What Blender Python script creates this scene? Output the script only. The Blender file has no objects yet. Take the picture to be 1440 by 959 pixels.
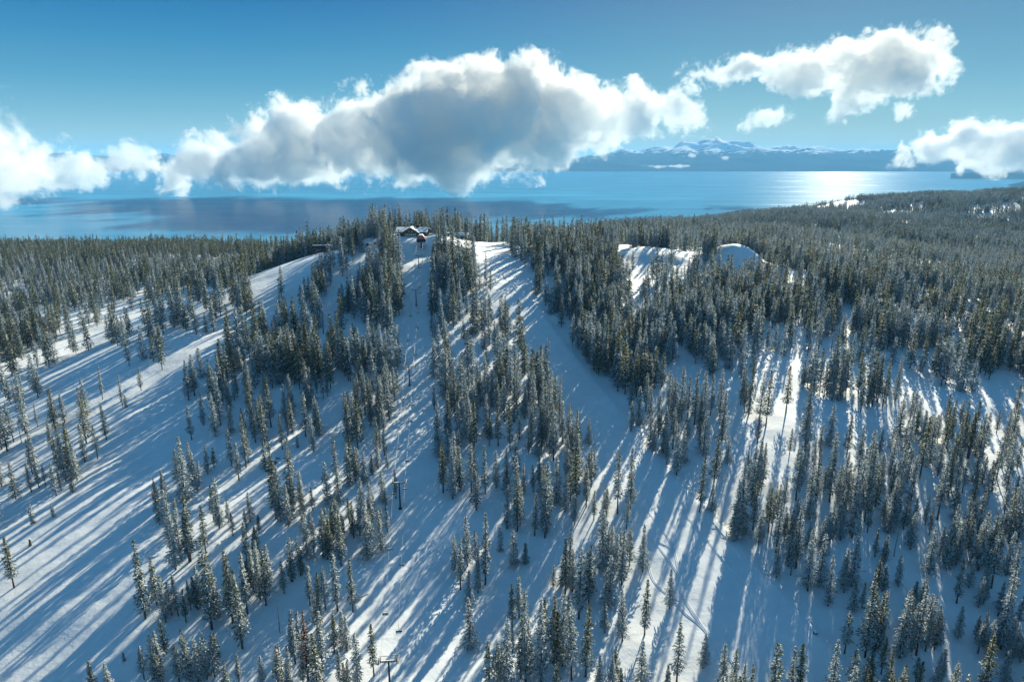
import bpy, bmesh, math, random
import numpy as np
from mathutils import Vector, Matrix, noise

random.seed(7)
R = math.radians
scene = bpy.context.scene
C = scene.collection

# ------------------------------------------------------------------ camera, sky, sun, exposure
F = 973.0                      # focal length in pixels of the 1440 px wide photograph
PITCH = R(15.0)
cam_d = bpy.data.cameras.new("camera")
cam_d.sensor_width = 36.0
cam_d.lens = 36.0 * F / 1440.0
cam_d.clip_start = 1.0
cam_d.clip_end = 250000.0
cam = bpy.data.objects.new("camera", cam_d)
C.objects.link(cam)
cam.location = (0, 0, 0)
cam.rotation_euler = (R(90) - PITCH, 0, 0)
scene.camera = cam

SUN_EL, SUN_AZ = R(20.5), R(24.5)          # azimuth measured from the view direction towards the right
world = bpy.data.worlds.new("World")
scene.world = world
world.use_nodes = True
wn, wl = world.node_tree.nodes, world.node_tree.links
bg = wn["Background"]
sky = wn.new("ShaderNodeTexSky")
sky.sky_type = 'NISHITA'
sky.sun_disc = False
sky.sun_elevation = SUN_EL
sky.sun_rotation = SUN_AZ
sky.altitude = 2500
sky.air_density = 1.25
sky.dust_density = 0.1
sky.ozone_density = 2.2
bg.inputs[1].default_value = 0.10
# the Nishita sky, cooled towards the deep blue of thin mountain air
tcw = wn.new("ShaderNodeTexCoord"); nrmw = wn.new("ShaderNodeVectorMath"); nrmw.operation = 'NORMALIZE'
sepw = wn.new("ShaderNodeSeparateXYZ"); rampw = wn.new("ShaderNodeValToRGB")
wl.new(tcw.outputs["Generated"], nrmw.inputs[0]); wl.new(nrmw.outputs[0], sepw.inputs[0]); wl.new(sepw.outputs[2], rampw.inputs[0])
rampw.color_ramp.interpolation = 'LINEAR'
els = rampw.color_ramp.elements
SKYC = [(0.0,(.36,.58,.61)),(0.025,(.28,.52,.60)),(0.055,(.17,.43,.57)),(0.09,(.085,.335,.53)),(0.14,(.030,.245,.475)),(0.20,(.000,.145,.40)),(0.34,(.006,.155,.37)),(0.6,(.045,.168,.335)),(1.0,(.048,.150,.30))]
els[0].position, els[0].color = SKYC[0][0], (*SKYC[0][1],1); els[1].position, els[1].color = SKYC[-1][0], (*SKYC[-1][1],1)
for p_, c_ in SKYC[1:-1]:
    e_ = els.new(p_); e_.color = (*c_,1)
dotw = wn.new("ShaderNodeVectorMath"); dotw.operation = 'DOT_PRODUCT'
dotw.inputs[1].default_value = (math.sin(SUN_AZ)*math.cos(SUN_EL), math.cos(SUN_AZ)*math.cos(SUN_EL), math.sin(SUN_EL))
wl.new(nrmw.outputs[0], dotw.inputs[0])
mxw = wn.new("ShaderNodeMath"); mxw.operation = 'MAXIMUM'; mxw.inputs[1].default_value = 0.0; wl.new(dotw.outputs["Value"], mxw.inputs[0])
pww = wn.new("ShaderNodeMath"); pww.operation = 'POWER'; pww.inputs[1].default_value = 9.0; wl.new(mxw.outputs[0], pww.inputs[0])
glow = wn.new("ShaderNodeMix"); glow.data_type = 'RGBA'; glow.blend_type = 'ADD'; glow.clamp_result = False
glow.inputs[7].default_value = (0.13, 0.12, 0.035, 1)
wl.new(pww.outputs[0], glow.inputs[0]); wl.new(rampw.outputs[0], glow.inputs[6])
scw = wn.new("ShaderNodeVectorMath"); scw.operation = 'SCALE'; scw.inputs[3].default_value = 4.35
wl.new(glow.outputs[2], scw.inputs[0])
mixw = wn.new("ShaderNodeMix"); mixw.data_type = 'RGBA'; mixw.inputs[0].default_value = 0.985
wl.new(sky.outputs[0], mixw.inputs[6]); wl.new(scw.outputs[0], mixw.inputs[7]); wl.new(mixw.outputs[2], bg.inputs[0])

sun_d = bpy.data.lights.new("sun", 'SUN')
sun_d.energy = 5.0
sun_d.angle = R(0.53)
sun_d.color = (1.0, 0.94, 0.74)
sun = bpy.data.objects.new("sun", sun_d)
C.objects.link(sun)
sdir = Vector((math.sin(SUN_AZ) * math.cos(SUN_EL), math.cos(SUN_AZ) * math.cos(SUN_EL), math.sin(SUN_EL)))
sun.rotation_euler = sdir.to_track_quat('Z', 'Y').to_euler()

scene.view_settings.view_transform = 'Standard'
scene.view_settings.look = 'None'
scene.view_settings.exposure = 1.24
scene.view_settings.gamma = 1.0
scene.render.engine = 'CYCLES'
cy = scene.cycles
cy.max_bounces = 16
cy.diffuse_bounces = 3
cy.glossy_bounces = 3
cy.transmission_bounces = 2
cy.transparent_max_bounces = 12
cy.volume_bounces = 11
cy.volume_step_rate = 1.0
cy.volume_max_steps = 256
cy.use_denoising = True
cy.caustics_reflective = False
cy.caustics_refractive = False
cy.sample_clamp_indirect = 6.0

# ------------------------------------------------------------------ pixel <-> world
cp, sp = math.cos(PITCH), math.sin(PITCH)
def ray(px, py):
    u, v = (px - 720.0) / F, -(py - 479.5) / F
    return np.array([u, cp + v * sp, -sp + v * cp])
def at(px, py, Y):
    d = ray(px, py)
    return d * (Y / d[1])
def project(x, y, z):
    dep = y * cp - z * sp
    v = y * sp + z * cp
    dep = np.maximum(dep, 1e-3)
    return 720.0 + F * x / dep, 479.5 - F * v / dep, dep

# ------------------------------------------------------------------ terrain height field
ctrl_px = [
 (720,959,200),(720,820,255),(720,632,350),(720,488,480),(720,400,592),(720,347,700),
 (590,333,690),(590,345,670),(300,470,470),(200,550,405),(150,700,300),(0,905,225),(0,790,262),(100,505,520),(100,450,680),
 (100,400,950),(100,352,1450),(0,600,380),(0,520,480),(445,345,655),(440,420,560),(440,520,440),
 (400,700,300),(300,850,240),(0,420,850),(0,352,1450),(250,348,1350),(300,410,720),(360,372,800),(350,352,1050),
 (925,362,735),(1040,368,735),(900,395,680),(870,420,610),(1100,395,660),(1250,405,640),(1440,452,575),(1000,480,490),
 (1000,600,370),(1000,720,290),(1200,550,410),(1200,700,305),(1200,900,225),(1440,560,430),(1440,700,310),(1440,959,218),
 (900,322,1700),(1100,332,1600),(1100,358,1100),(1250,368,1050),(1440,385,1100),(1300,304,2300),(1440,280,2900),
 (1150,302,2300),(900,311,2400),(1440,332,1700),(1250,322,1800),(1000,345,1250),(1440,424,800),(1200,390,850),
 (1350,286,2700),(1250,292,2700),(860,318,1500),
]
P = [tuple(at(*c)) for c in ctrl_px]
P += [(-60,860,-108),(60,900,-112),(150,1000,-118),(-300,900,-170),(-100,1150,-190),(100,1250,-185),(-100,1600,-290),(150,1900,-330),(-800,2300,-360),
      (-2000,2300,-380),(700,3600,-400),(2500,4300,-330),(-1500,4200,-620),(1200,5200,-700),(3800,3500,-120),(-1400,1450,-190),
      (-1400,600,-230),(-900,200,-260),(2600,1500,-190),(1600,700,-200),(1500,100,-220),(0,60,-205),(-300,0,-220),(400,0,-215),
      (0,-300,-240),(-600,-300,-280),(900,-300,-250),(-3500,1500,-420),(-3500,-300,-400),(4200,1200,-180),(4200,-300,-220),
      (450,3000,-330),(-500,3000,-480),(2600,3100,-140),(1500,3300,-215)]
P = np.array(P)
def phi(r): return r
A_ = phi(np.hypot(P[:,None,0]-P[None,:,0], P[:,None,1]-P[None,:,1])) - 12.0*np.eye(len(P))
Wt = np.linalg.solve(np.block([[A_, np.ones((len(P),1))],[np.ones((1,len(P))), np.zeros((1,1))]]), np.r_[P[:,2], 0.0])
def base_h(x, y):
    h = np.full(x.shape, Wt[-1])
    for i in range(len(P)):
        h = h + Wt[i]*np.sqrt((x-P[i,0])**2+(y-P[i,1])**2 + 45.0**2)
    return h

def axis(lo, a, b, hi, fine, grow):
    mid = list(np.arange(a, b+fine*0.5, fine))
    out, s = [], fine
    v = b
    while v < hi:
        s = min(s*grow, 4500.0); v += s; out.append(v)
    left, s, v = [], fine, a
    while v > lo:
        s = min(s*grow, 4500.0); v -= s; left.append(v)
    return np.array(left[::-1] + mid + out)
gx = axis(-72000, -520, 820, 72000, 3.0, 1.035)
gy = axis(-6000, 130, 860, 72000, 3.0, 1.03)
GX, GY = np.meshgrid(gx, gy)
GZ = base_h(GX, GY)
# fractal undulation
rs = np.random.RandomState(3)
def vnoise(x, y, seed):
    xi, yi = np.floor(x).astype(np.int64), np.floor(y).astype(np.int64)
    xf, yf = x-xi, y-yi
    xf, yf = xf*xf*(3-2*xf), yf*yf*(3-2*yf)
    def hsh(a, b):
        n = (a*374761393 + b*668265263 + seed*1442695041) & 0xffffffff
        n = ((n ^ (n >> 13))*1274126177) & 0xffffffff
        n = n ^ (n >> 16)
        return (n & 0xffff)/32767.5 - 1.0
    return ((hsh(xi,yi)*(1-xf)+hsh(xi+1,yi)*xf)*(1-yf) + (hsh(xi,yi+1)*(1-xf)+hsh(xi+1,yi+1)*xf)*yf)
def und(x, y):
    return (2.6*vnoise(x/85, y/85, 1) + 1.1*vnoise(x/34, y/34, 2) + 0.32*vnoise(x/13, y/13, 3) + 0.10*vnoise(x/5.5, y/5.5, 4))
GZ += und(GX, GY) + np.clip((np.hypot(GX, GY)-1000)/1200, 0, 1)*(26*vnoise(GX/430, GY/430, 5) + 12*vnoise(GX/170, GY/170, 6))
# past the far shore of the hill everything lies under the lake; clamp
far = np.clip((np.hypot(GX, GY) - 5000)/2500, 0, 1)
GZ = GZ*(1-far) + (-760.0)*far
GZ = np.clip(GZ, -760, 60)
# snow domes on the ridge
def bump(cx, cy, sx, sy, h, flat=2.0, rot=0.0):
    global GZ
    dx, dy = GX-cx, GY-cy
    c, s = math.cos(rot), math.sin(rot)
    a, b = (dx*c+dy*s)/sx, (-dx*s+dy*c)/sy
    r = (np.abs(a)**flat + np.abs(b)**flat)**(1.0/flat)
    r = r*(1+0.13*vnoise(GX/16+cx, GY/16, 71)+0.05*vnoise(GX/6, GY/6+cy, 72))
    GZ = GZ + h*np.exp(-np.abs(r)**2.4)
d1 = at(925,372,735); bump(d1[0], d1[1]+8, 50, 46, 12, 2.0)
d2 = at(1037,374,735); bump(d2[0], d2[1]+4, 27, 24, 19, 2.0)
# lodge shelf
def interp(x, y):
    x = np.atleast_1d(np.asarray(x, float)); y = np.atleast_1d(np.asarray(y, float))
    i = np.clip(np.searchsorted(gx, x)-1, 0, len(gx)-2); j = np.clip(np.searchsorted(gy, y)-1, 0, len(gy)-2)
    tx = (x-gx[i])/(gx[i+1]-gx[i]); ty = (y-gy[j])/(gy[j+1]-gy[j])
    return (GZ[j,i]*(1-tx)+GZ[j,i+1]*tx)*(1-ty) + (GZ[j+1,i]*(1-tx)+GZ[j+1,i+1]*tx)*ty
def H(x, y): return float(interp(x, y)[0])
def ground(px, py, y0=90.0, y1=4000.0):
    """point where the view ray through a photograph pixel meets the snow"""
    d = ray(px, py)
    Y = np.concatenate([np.arange(y0, 900, 1.5), np.arange(900, y1, 5.0)])
    t = Y/d[1]
    z = t*d[2]
    g = interp(t*d[0], Y)
    k = np.nonzero(z < g)[0]
    if len(k) == 0: return None
    k = k[0]
    return Vector((t[k]*d[0], Y[k], g[k]))

def flatten(c, rx, ry, z):
    global GZ
    w = np.clip(2.7-np.hypot(np.maximum(np.abs(GX-c[0])/rx-0.3, 0), np.maximum(np.abs(GY-c[1]-4)/ry-0.3, 0))*1.0, 0, 2.0)/2.0
    w = w*w*(3-2*w)
    GZ = GZ*(1-w) + z*w
lodge_p = at(579, 332, 690); flatten(lodge_p, 26, 20, lodge_p[2])
# the ploughed bank that runs diagonally down the right side of the piste
bank_px = [(752,425),(790,480),(830,530),(878,590),(930,650),(985,713),(1040,772),(1085,820),(1125,868),(1180,935)]
bank = [ground(*p) for p in bank_px]
def poly_dist(x, y, pts):
    best = np.full(x.shape, 1e9); side = np.zeros(x.shape)
    for a, b in zip(pts[:-1], pts[1:]):
        ax, ay, bx, by = a[0], a[1], b[0], b[1]
        L2 = (bx-ax)**2+(by-ay)**2
        t = np.clip(((x-ax)*(bx-ax)+(y-ay)*(by-ay))/L2, 0, 1)
        dx, dy = x-(ax+t*(bx-ax)), y-(ay+t*(by-ay))
        d = np.hypot(dx, dy)
        s = np.sign((bx-ax)*(y-ay)-(by-ay)*(x-ax))
        m = d < best
        best = np.where(m, d, best); side = np.where(m, s, side)
    return best, side
bd, bs = poly_dist(GX, GY, bank)
GZ += 1.0*np.exp(-(bd/2.4)**2) - 1.0*(bs > 0)*np.exp(-np.maximum(bd-3, 0)/14.0)*np.clip(bd/3, 0, 1)

# ------------------------------------------------------------------ materials
def mat(name):
    m = bpy.data.materials.new(name); m.use_nodes = True
    return m, m.node_tree.nodes, m.node_tree.links, m.node_tree.nodes["Principled BSDF"]
def simple(name, col, rough=0.7, metal=0.0, noise_amt=0.25, nscale=3.0):
    m, n, l, b = mat(name)
    tc = n.new("ShaderNodeTexCoord"); nz = n.new("ShaderNodeTexNoise"); nz.inputs["Scale"].default_value = nscale
    nz.inputs["Detail"].default_value = 5
    rp = n.new("ShaderNodeValToRGB")
    lo = [c*(1-noise_amt) for c in col]; hi = [min(1, c*(1+noise_amt)) for c in col]
    rp.color_ramp.elements[0].color = (*lo, 1); rp.color_ramp.elements[1].color = (*hi, 1)
    rp.color_ramp.elements[0].position = 0.3; rp.color_ramp.elements[1].position = 0.7
    l.new(tc.outputs["Object"], nz.inputs["Vector"]); l.new(nz.outputs[0], rp.inputs[0]); l.new(rp.outputs[0], b.inputs["Base Color"])
    b.inputs["Roughness"].default_value = rough; b.inputs["Metallic"].default_value = metal
    return m

def snow_ground():
    m, n, l, b = mat("snow_cover")
    tc = n.new("ShaderNodeTexCoord")
    b.inputs["Roughness"].default_value = 0.75
    b.inputs["Specular IOR Level"].default_value = 0.08
    n1 = n.new("ShaderNodeTexNoise"); n1.inputs["Scale"].default_value = 0.16; n1.inputs["Detail"].default_value = 8; n1.inputs["Roughness"].default_value = 0.62
    n2 = n.new("ShaderNodeTexNoise"); n2.inputs["Scale"].default_value = 1.1; n2.inputs["Detail"].default_value = 4
    l.new(tc.outputs["Object"], n1.inputs["Vector"]); l.new(tc.outputs["Object"], n2.inputs["Vector"])
    b1 = n.new("ShaderNodeBump"); b1.inputs["Strength"].default_value = 0.22; b1.inputs["Distance"].default_value = 1.4
    b2 = n.new("ShaderNodeBump"); b2.inputs["Strength"].default_value = 0.10; b2.inputs["Distance"].default_value = 0.25
    l.new(n1.outputs[0], b1.inputs["Height"]); l.new(n2.outputs[0], b2.inputs["Height"])
    l.new(b1.outputs[0], b2.inputs["Normal"]); l.new(b2.outputs[0], b.inputs["Normal"])
    rp = n.new("ShaderNodeValToRGB")
    rp.color_ramp.elements[0].position = 0.35; rp.color_ramp.elements[1].position = 0.65
    rp.color_ramp.elements[0].color = (0.80, 0.83, 0.86, 1); rp.color_ramp.elements[1].color = (0.87, 0.88, 0.89, 1)
    l.new(n1.outputs[0], rp.inputs[0]); l.new(rp.outputs[0], b.inputs["Base Color"])
    return m
M_snow = snow_ground()

def needles_mat(name, dark, light, frost_lo, frost_hi, frost=(0.44, 0.53, 0.58)):
    m, n, l, b = mat(name)
    tc = n.new("ShaderNodeTexCoord"); oi = n.new("ShaderNodeObjectInfo")
    nz = n.new("ShaderNodeTexNoise"); nz.inputs["Scale"].default_value = 0.9; nz.inputs["Detail"].default_value = 6; nz.inputs["Roughness"].default_value = 0.75
    l.new(tc.outputs["Object"], nz.inputs["Vector"])
    mix = n.new("ShaderNodeMix"); mix.data_type = 'RGBA'
    mix.inputs[6].default_value = (*dark, 1); mix.inputs[7].default_value = (*light, 1)
    l.new(oi.outputs["Random"], mix.inputs[0])
    fr = n.new("ShaderNodeMapRange"); fr.inputs[1].default_value = frost_lo; fr.inputs[2].default_value = frost_hi
    l.new(nz.outputs[0], fr.inputs[0])
    mx2 = n.new("ShaderNodeMix"); mx2.data_type = 'RGBA'
    mx2.inputs[7].default_value = (*frost, 1)
    l.new(fr.outputs[0], mx2.inputs[0]); l.new(mix.outputs[2], mx2.inputs[6])
    l.new(mx2.outputs[2], b.inputs["Base Color"])
    b.inputs["Roughness"].default_value = 0.65
    b.inputs["Specular IOR Level"].default_value = 0.05
    tr = n.new("ShaderNodeBsdfTranslucent"); l.new(mx2.outputs[2], tr.inputs[0])
    ms = n.new("ShaderNodeMixShader"); ms.inputs[0].default_value = 0.3
    out = n["Material Output"]
    l.new(b.outputs[0], ms.inputs[1]); l.new(tr.outputs[0], ms.inputs[2]); l.new(ms.outputs[0], out.inputs[0])
    return m
M_needle = needles_mat("frosted_needles", (0.022,0.048,0.030), (0.060,0.084,0.034), 0.43, 0.71)
M_needle_far = needles_mat("heavily_frosted_needles", (0.016,0.055,0.055), (0.036,0.080,0.066), 0.40, 0.67, (0.40,0.51,0.58))  # heavy frost; needle base also blued in place of distant haze and shade
M_olive = needles_mat("olive_needles", (0.060,0.075,0.022), (0.12,0.115,0.030), 0.58, 0.85)
M_brown = needles_mat("browning_needles", (0.17,0.085,0.035), (0.16,0.075,0.04), 0.60, 0.85)
def tree_snow():
    m, n, l, b = mat("branch_snow")
    b.inputs["Base Color"].default_value = (0.80, 0.83, 0.86, 1)
    b.inputs["Roughness"].default_value = 0.9
    b.inputs["Specular IOR Level"].default_value = 0.1
    tr = n.new("ShaderNodeBsdfTranslucent"); tr.inputs[0].default_value = (0.80, 0.83, 0.86, 1)
    ms = n.new("ShaderNodeMixShader"); ms.inputs[0].default_value = 0.25
    out = n["Material Output"]
    l.new(b.outputs[0], ms.inputs[1]); l.new(tr.outputs[0], ms.inputs[2]); l.new(ms.outputs[0], out.inputs[0])
    return m
M_tsnow = tree_snow()
M_bark = simple("bark", (0.075, 0.052, 0.04), 0.9, 0, 0.45, 1.5)
M_dead = simple("weathered_dead_wood", (0.13, 0.10, 0.085), 0.9, 0, 0.4, 1.5)
M_steel = simple("dark_steel", (0.035, 0.04, 0.045), 0.5, 0.4, 0.2)
M_galv = simple("galvanised_steel", (0.22, 0.23, 0.24), 0.5, 0.5, 0.15)
M_wood = simple("stained_timber", (0.20, 0.10, 0.035), 0.75, 0, 0.35, 1.2)
M_wood2 = simple("dark_timber", (0.07, 0.045, 0.03), 0.8, 0, 0.3, 1.2)
M_red = simple("faded_red_cladding", (0.42, 0.13, 0.10), 0.6, 0, 0.15)
M_black = simple("black_cladding", (0.015, 0.016, 0.02), 0.6, 0, 0.2)
M_roof = simple("dark_metal_roof", (0.02, 0.028, 0.04), 0.5, 0.2, 0.2)
M_rock = simple("wet_granite", (0.07, 0.07, 0.075), 0.8, 0, 0.5, 0.6)
M_orange = simple("orange_board", (0.65, 0.24, 0.04), 0.6, 0, 0.1)
M_cloth = simple("dark_ski_clothes", (0.03, 0.04, 0.09), 0.8, 0, 0.3)
M_cloth2 = simple("red_ski_jacket", (0.45, 0.05, 0.04), 0.8, 0, 0.2)
M_skin = simple("skin", (0.45, 0.28, 0.2), 0.6, 0, 0.1)
M_lsnow = simple("roof_snow", (0.84, 0.86, 0.88), 0.8, 0, 0.04, 1.0)
m, n, l, b = mat("window_glass"); b.inputs["Base Color"].default_value = (0.03,0.04,0.05,1); b.inputs["Roughness"].default_value = 0.08
M_glass = m
m, n, l, b = mat("pale_window_glass"); b.inputs["Base Color"].default_value = (0.55,0.55,0.5,1); b.inputs["Roughness"].default_value = 0.3
M_pane = m

# ------------------------------------------------------------------ object helpers
def mesh_obj(name, verts, faces, mats, midx=None, parent=None, smooth=False):
    me = bpy.data.meshes.new(name)
    me.from_pydata([tuple(v) for v in verts] if not isinstance(verts, np.ndarray) else verts.tolist(), [], faces)
    for mm in (mats if isinstance(mats, (list, tuple)) else [mats]): me.materials.append(mm)
    if midx is not None: me.polygons.foreach_set("material_index", midx)
    if smooth: me.polygons.foreach_set("use_smooth", [True]*len(me.polygons))
    me.update()
    o = bpy.data.objects.new(name, me)
    C.objects.link(o)
    if parent is not None: o.parent = parent
    return o
def tag(o, label=None, cat=None, group=None, kind=None):
    if label: o["label"] = label
    if cat: o["category"] = cat
    if group: o["group"] = group
    if kind: o["kind"] = kind
    return o
def empty(name, loc, rz=0.0):
    o = bpy.data.objects.new(name, None); C.objects.link(o); o.location = loc; o.rotation_euler = (0, 0, rz)
    return o
class MB:
    """collects boxes, prisms and tubes into one mesh"""
    def __init__(s): s.v, s.f, s.mi = [], [], []
    def add(s, vs, fs, mi=0):
        k = len(s.v); s.v += [tuple(v) for v in vs]; s.f += [tuple(i+k for i in f) for f in fs]; s.mi += [mi]*len(fs); return s
    def box(s, c, d, rz=0, ry=0, rx=0, mi=0):
        mt = Matrix.Translation(c) @ Matrix.Rotation(rz,4,'Z') @ Matrix.Rotation(ry,4,'Y') @ Matrix.Rotation(rx,4,'X')
        vs = [mt @ Vector((x*d[0]/2, y*d[1]/2, z*d[2]/2)) for x in (-1,1) for y in (-1,1) for z in (-1,1)]
        return s.add(vs, [(0,1,3,2),(4,6,7,5),(0,4,5,1),(2,3,7,6),(0,2,6,4),(1,5,7,3)], mi)
    def tube(s, pts, rad, seg=8, mi=0, cap=True):
        pts = [Vector(p) for p in pts]
        rad = rad if isinstance(rad, (list, tuple)) else [rad]*len(pts)
        vs = []
        for i, p in enumerate(pts):
            t = (pts[min(i+1,len(pts)-1)]-pts[max(i-1,0)]).normalized()
            a = t.orthogonal().normalized() if abs(t.z) < 0.9 else Vector((1,0,0))
            a = (a - t*a.dot(t)).normalized(); bb = t.cross(a)
            if abs(t.z) < 0.9:
                a = Vector((0,0,1)) - t*t.z; a.normalize(); bb = t.cross(a)
            for k in range(seg):
                an = 2*math.pi*k/seg
                vs.append(p + (a*math.cos(an)+bb*math.sin(an))*rad[i])
        fs = []
        for i in range(len(pts)-1):
            for k in range(seg):
                fs.append((i*seg+k, i*seg+(k+1)%seg, (i+1)*seg+(k+1)%seg, (i+1)*seg+k))
        if cap: fs += [tuple(range(seg))[::-1], tuple((len(pts)-1)*seg+k for k in range(seg))]
        return s.add(vs, fs, mi)
    def prism(s, poly, y0, y1, mi=0):
        """poly in x,z extruded along y"""
        k = len(poly)
        vs = [(p[0], y0, p[1]) for p in poly] + [(p[0], y1, p[1]) for p in poly]
        fs = [tuple(range(k)), tuple(range(2*k-1, k-1, -1))] + [(i, (i+1)%k + 0 if False else (i+1)%k, (i+1)%k+k, i+k)[::-1] for i in range(k)]
        return s.add(vs, fs, mi)
    def build(s, name, mats, parent=None, smooth=False):
        o = mesh_obj(name, s.v, s.f, mats, s.mi, parent, smooth)
        bm = bmesh.new(); bm.from_mesh(o.data); bmesh.ops.recalc_face_normals(bm, faces=bm.faces); bm.to_mesh(o.data); bm.free()
        return o
def copy_tree(o, parent=None):
    c = o.copy(); C.objects.link(c); c.parent = parent
    for ch in list(o.children): copy_tree(ch, c)
    return c

# ------------------------------------------------------------------ the ground sheet
def grid_obj(name, X, Y, Z, m, smooth=True):
    ny, nx = X.shape
    v = np.stack([X, Y, Z], -1).reshape(-1, 3)
    i = np.arange(ny-1)[:,None]*nx + np.arange(nx-1)[None,:]
    f = np.stack([i, i+1, i+nx+1, i+nx], -1).reshape(-1, 4)
    me = bpy.data.meshes.new(name)
    me.vertices.add(len(v)); me.vertices.foreach_set("co", v.astype(np.float32).ravel())
    me.loops.add(f.size); me.loops.foreach_set("vertex_index", f.astype(np.int32).ravel())
    me.polygons.add(len(f)); me.polygons.foreach_set("loop_start", (np.arange(len(f))*4).astype(np.int32))
    me.polygons.foreach_set("use_smooth", np.ones(len(f), bool))
    me.update(calc_edges=True); me.validate()
    me.materials.append(m)
    o = bpy.data.objects.new(name, me); C.objects.link(o)
    return o
tag(grid_obj("snowy_ground", GX, GY, GZ, M_snow), kind="structure", label="snow covered mountain slopes with cleared ski runs between the trees")

# ------------------------------------------------------------------ the lake
LAKE = -650.0
def lake_mat():
    m, n, l, b = mat("lake_water")
    tc = n.new("ShaderNodeTexCoord")
    b.inputs["Base Color"].default_value = (0.012, 0.075, 0.15, 1)
    b.inputs["IOR"].default_value = 1.33
    mp = n.new("ShaderNodeMapping"); mp.inputs["Scale"].default_value = (0.00022, 0.0009, 1.0); mp.inputs["Rotation"].default_value = (0,0,R(6))
    l.new(tc.outputs["Object"], mp.inputs["Vector"])
    nz = n.new("ShaderNodeTexNoise"); nz.inputs["Detail"].default_value = 7; nz.inputs["Roughness"].default_value = 0.62; nz.inputs["Scale"].default_value = 2.6
    l.new(mp.outputs[0], nz.inputs["Vector"])
    rr = n.new("ShaderNodeValToRGB")           # wind lanes: calm streaks and ruffled water
    e = rr.color_ramp.elements
    e[0].position = 0.54; e[0].color = (0.14,)*3+(1,); e[1].position = 0.66; e[1].color = (0.185,)*3+(1,)
    l.new(nz.outputs[0], rr.inputs[0]); l.new(rr.outputs[0], b.inputs["Roughness"])
    nw = n.new("ShaderNodeTexNoise"); nw.inputs["Scale"].default_value = 0.02; nw.inputs["Detail"].default_value = 3
    l.new(tc.outputs["Object"], nw.inputs["Vector"])
    bp = n.new("ShaderNodeBump"); bp.inputs["Strength"].default_value = 0.16; bp.inputs["Distance"].default_value = 4.0
    l.new(nw.outputs[0], bp.inputs["Height"]); l.new(bp.outputs[0], b.inputs["Normal"])
    cr = n.new("ShaderNodeValToRGB")
    cr.color_ramp.elements[0].position = 0.35; cr.color_ramp.elements[0].color = (0.03,0.17,0.32,1)
    cr.color_ramp.elements[1].position = 0.65; cr.color_ramp.elements[1].color = (0.055,0.26,0.44,1)
    l.new(nz.outputs[0], cr.inputs[0]); l.new(cr.outputs[0], b.inputs["Base Color"])
    df = n.new("ShaderNodeBsdfDiffuse"); l.new(cr.outputs[0], df.inputs[0])
    ms = n.new("ShaderNodeMixShader"); ms.inputs[0].default_value = 0.30
    l.new(df.outputs[0], ms.inputs[1]); l.new(b.outputs[0], ms.inputs[2]); l.new(ms.outputs[0], n["Material Output"].inputs[0])
    return m
lk = mesh_obj("lake_water", [(-60000,1500,LAKE),(60000,1500,LAKE),(60000,60000,LAKE),(-60000,60000,LAKE)], [(0,1,2,3)], lake_mat())
tag(lk, kind="structure", label="wide blue mountain lake under the clouds")

# ------------------------------------------------------------------ far mountains beyond the lake
def mountain_mat():
    m, n, l, b = mat("snowy_range")
    tc = n.new("ShaderNodeTexCoord"); geo = n.new("ShaderNodeNewGeometry")
    sep = n.new("ShaderNodeSeparateXYZ"); l.new(tc.outputs["Object"], sep.inputs[0])
    nz = n.new("ShaderNodeTexNoise"); nz.inputs["Scale"].default_value = 0.0016; nz.inputs["Detail"].default_value = 9; nz.inputs["Roughness"].default_value = 0.65
    l.new(tc.outputs["Object"], nz.inputs["Vector"])
    ad = n.new("ShaderNodeMath"); ad.operation = 'MULTIPLY_ADD'; ad.inputs[1].default_value = 1500.0
    l.new(nz.outputs[0], ad.inputs[0]); l.new(sep.outputs[2], ad.inputs[2])
    mr = n.new("ShaderNodeMapRange"); mr.inputs[1].default_value = 900.0; mr.inputs[2].default_value = 985.0
    l.new(ad.outputs[0], mr.inputs[0])
    mix = n.new("ShaderNodeMix"); mix.data_type = 'RGBA'
    mix.inputs[6].default_value = (0.025,0.055,0.075,1); mix.inputs[7].default_value = (0.80,0.83,0.86,1)
    l.new(mr.outputs[0], mix.inputs[0]); l.new(mix.outputs[2], b.inputs["Base Color"])
    b.inputs["Roughness"].default_value = 1.0
    b.inputs["Specular IOR Level"].default_value = 0.0
    return m
M_mtn = mountain_mat()
def ridged(x, y, seed, octs=5):
    a, s, t = 1.0, 0.0, 0.0
    for k in range(octs):
        s = s + a*(1-np.abs(vnoise(x*(2**k), y*(2**k), seed+k)))
        t += a; a *= 0.52
    return s/t
sky_px = [(-400,226),(0,225),(90,217),(200,222),(400,224),(640,226),(760,228),(800,222),(850,216),(885,213),(905,210),(925,212),(945,207),(962,209),(985,204),(1003,207),(1015,206),(1040,211),(1085,213),(1120,212),(1150,215),(1220,215.5),(1258,211),(1300,217),(1400,222),(1800,218),(2300,222)]
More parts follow.
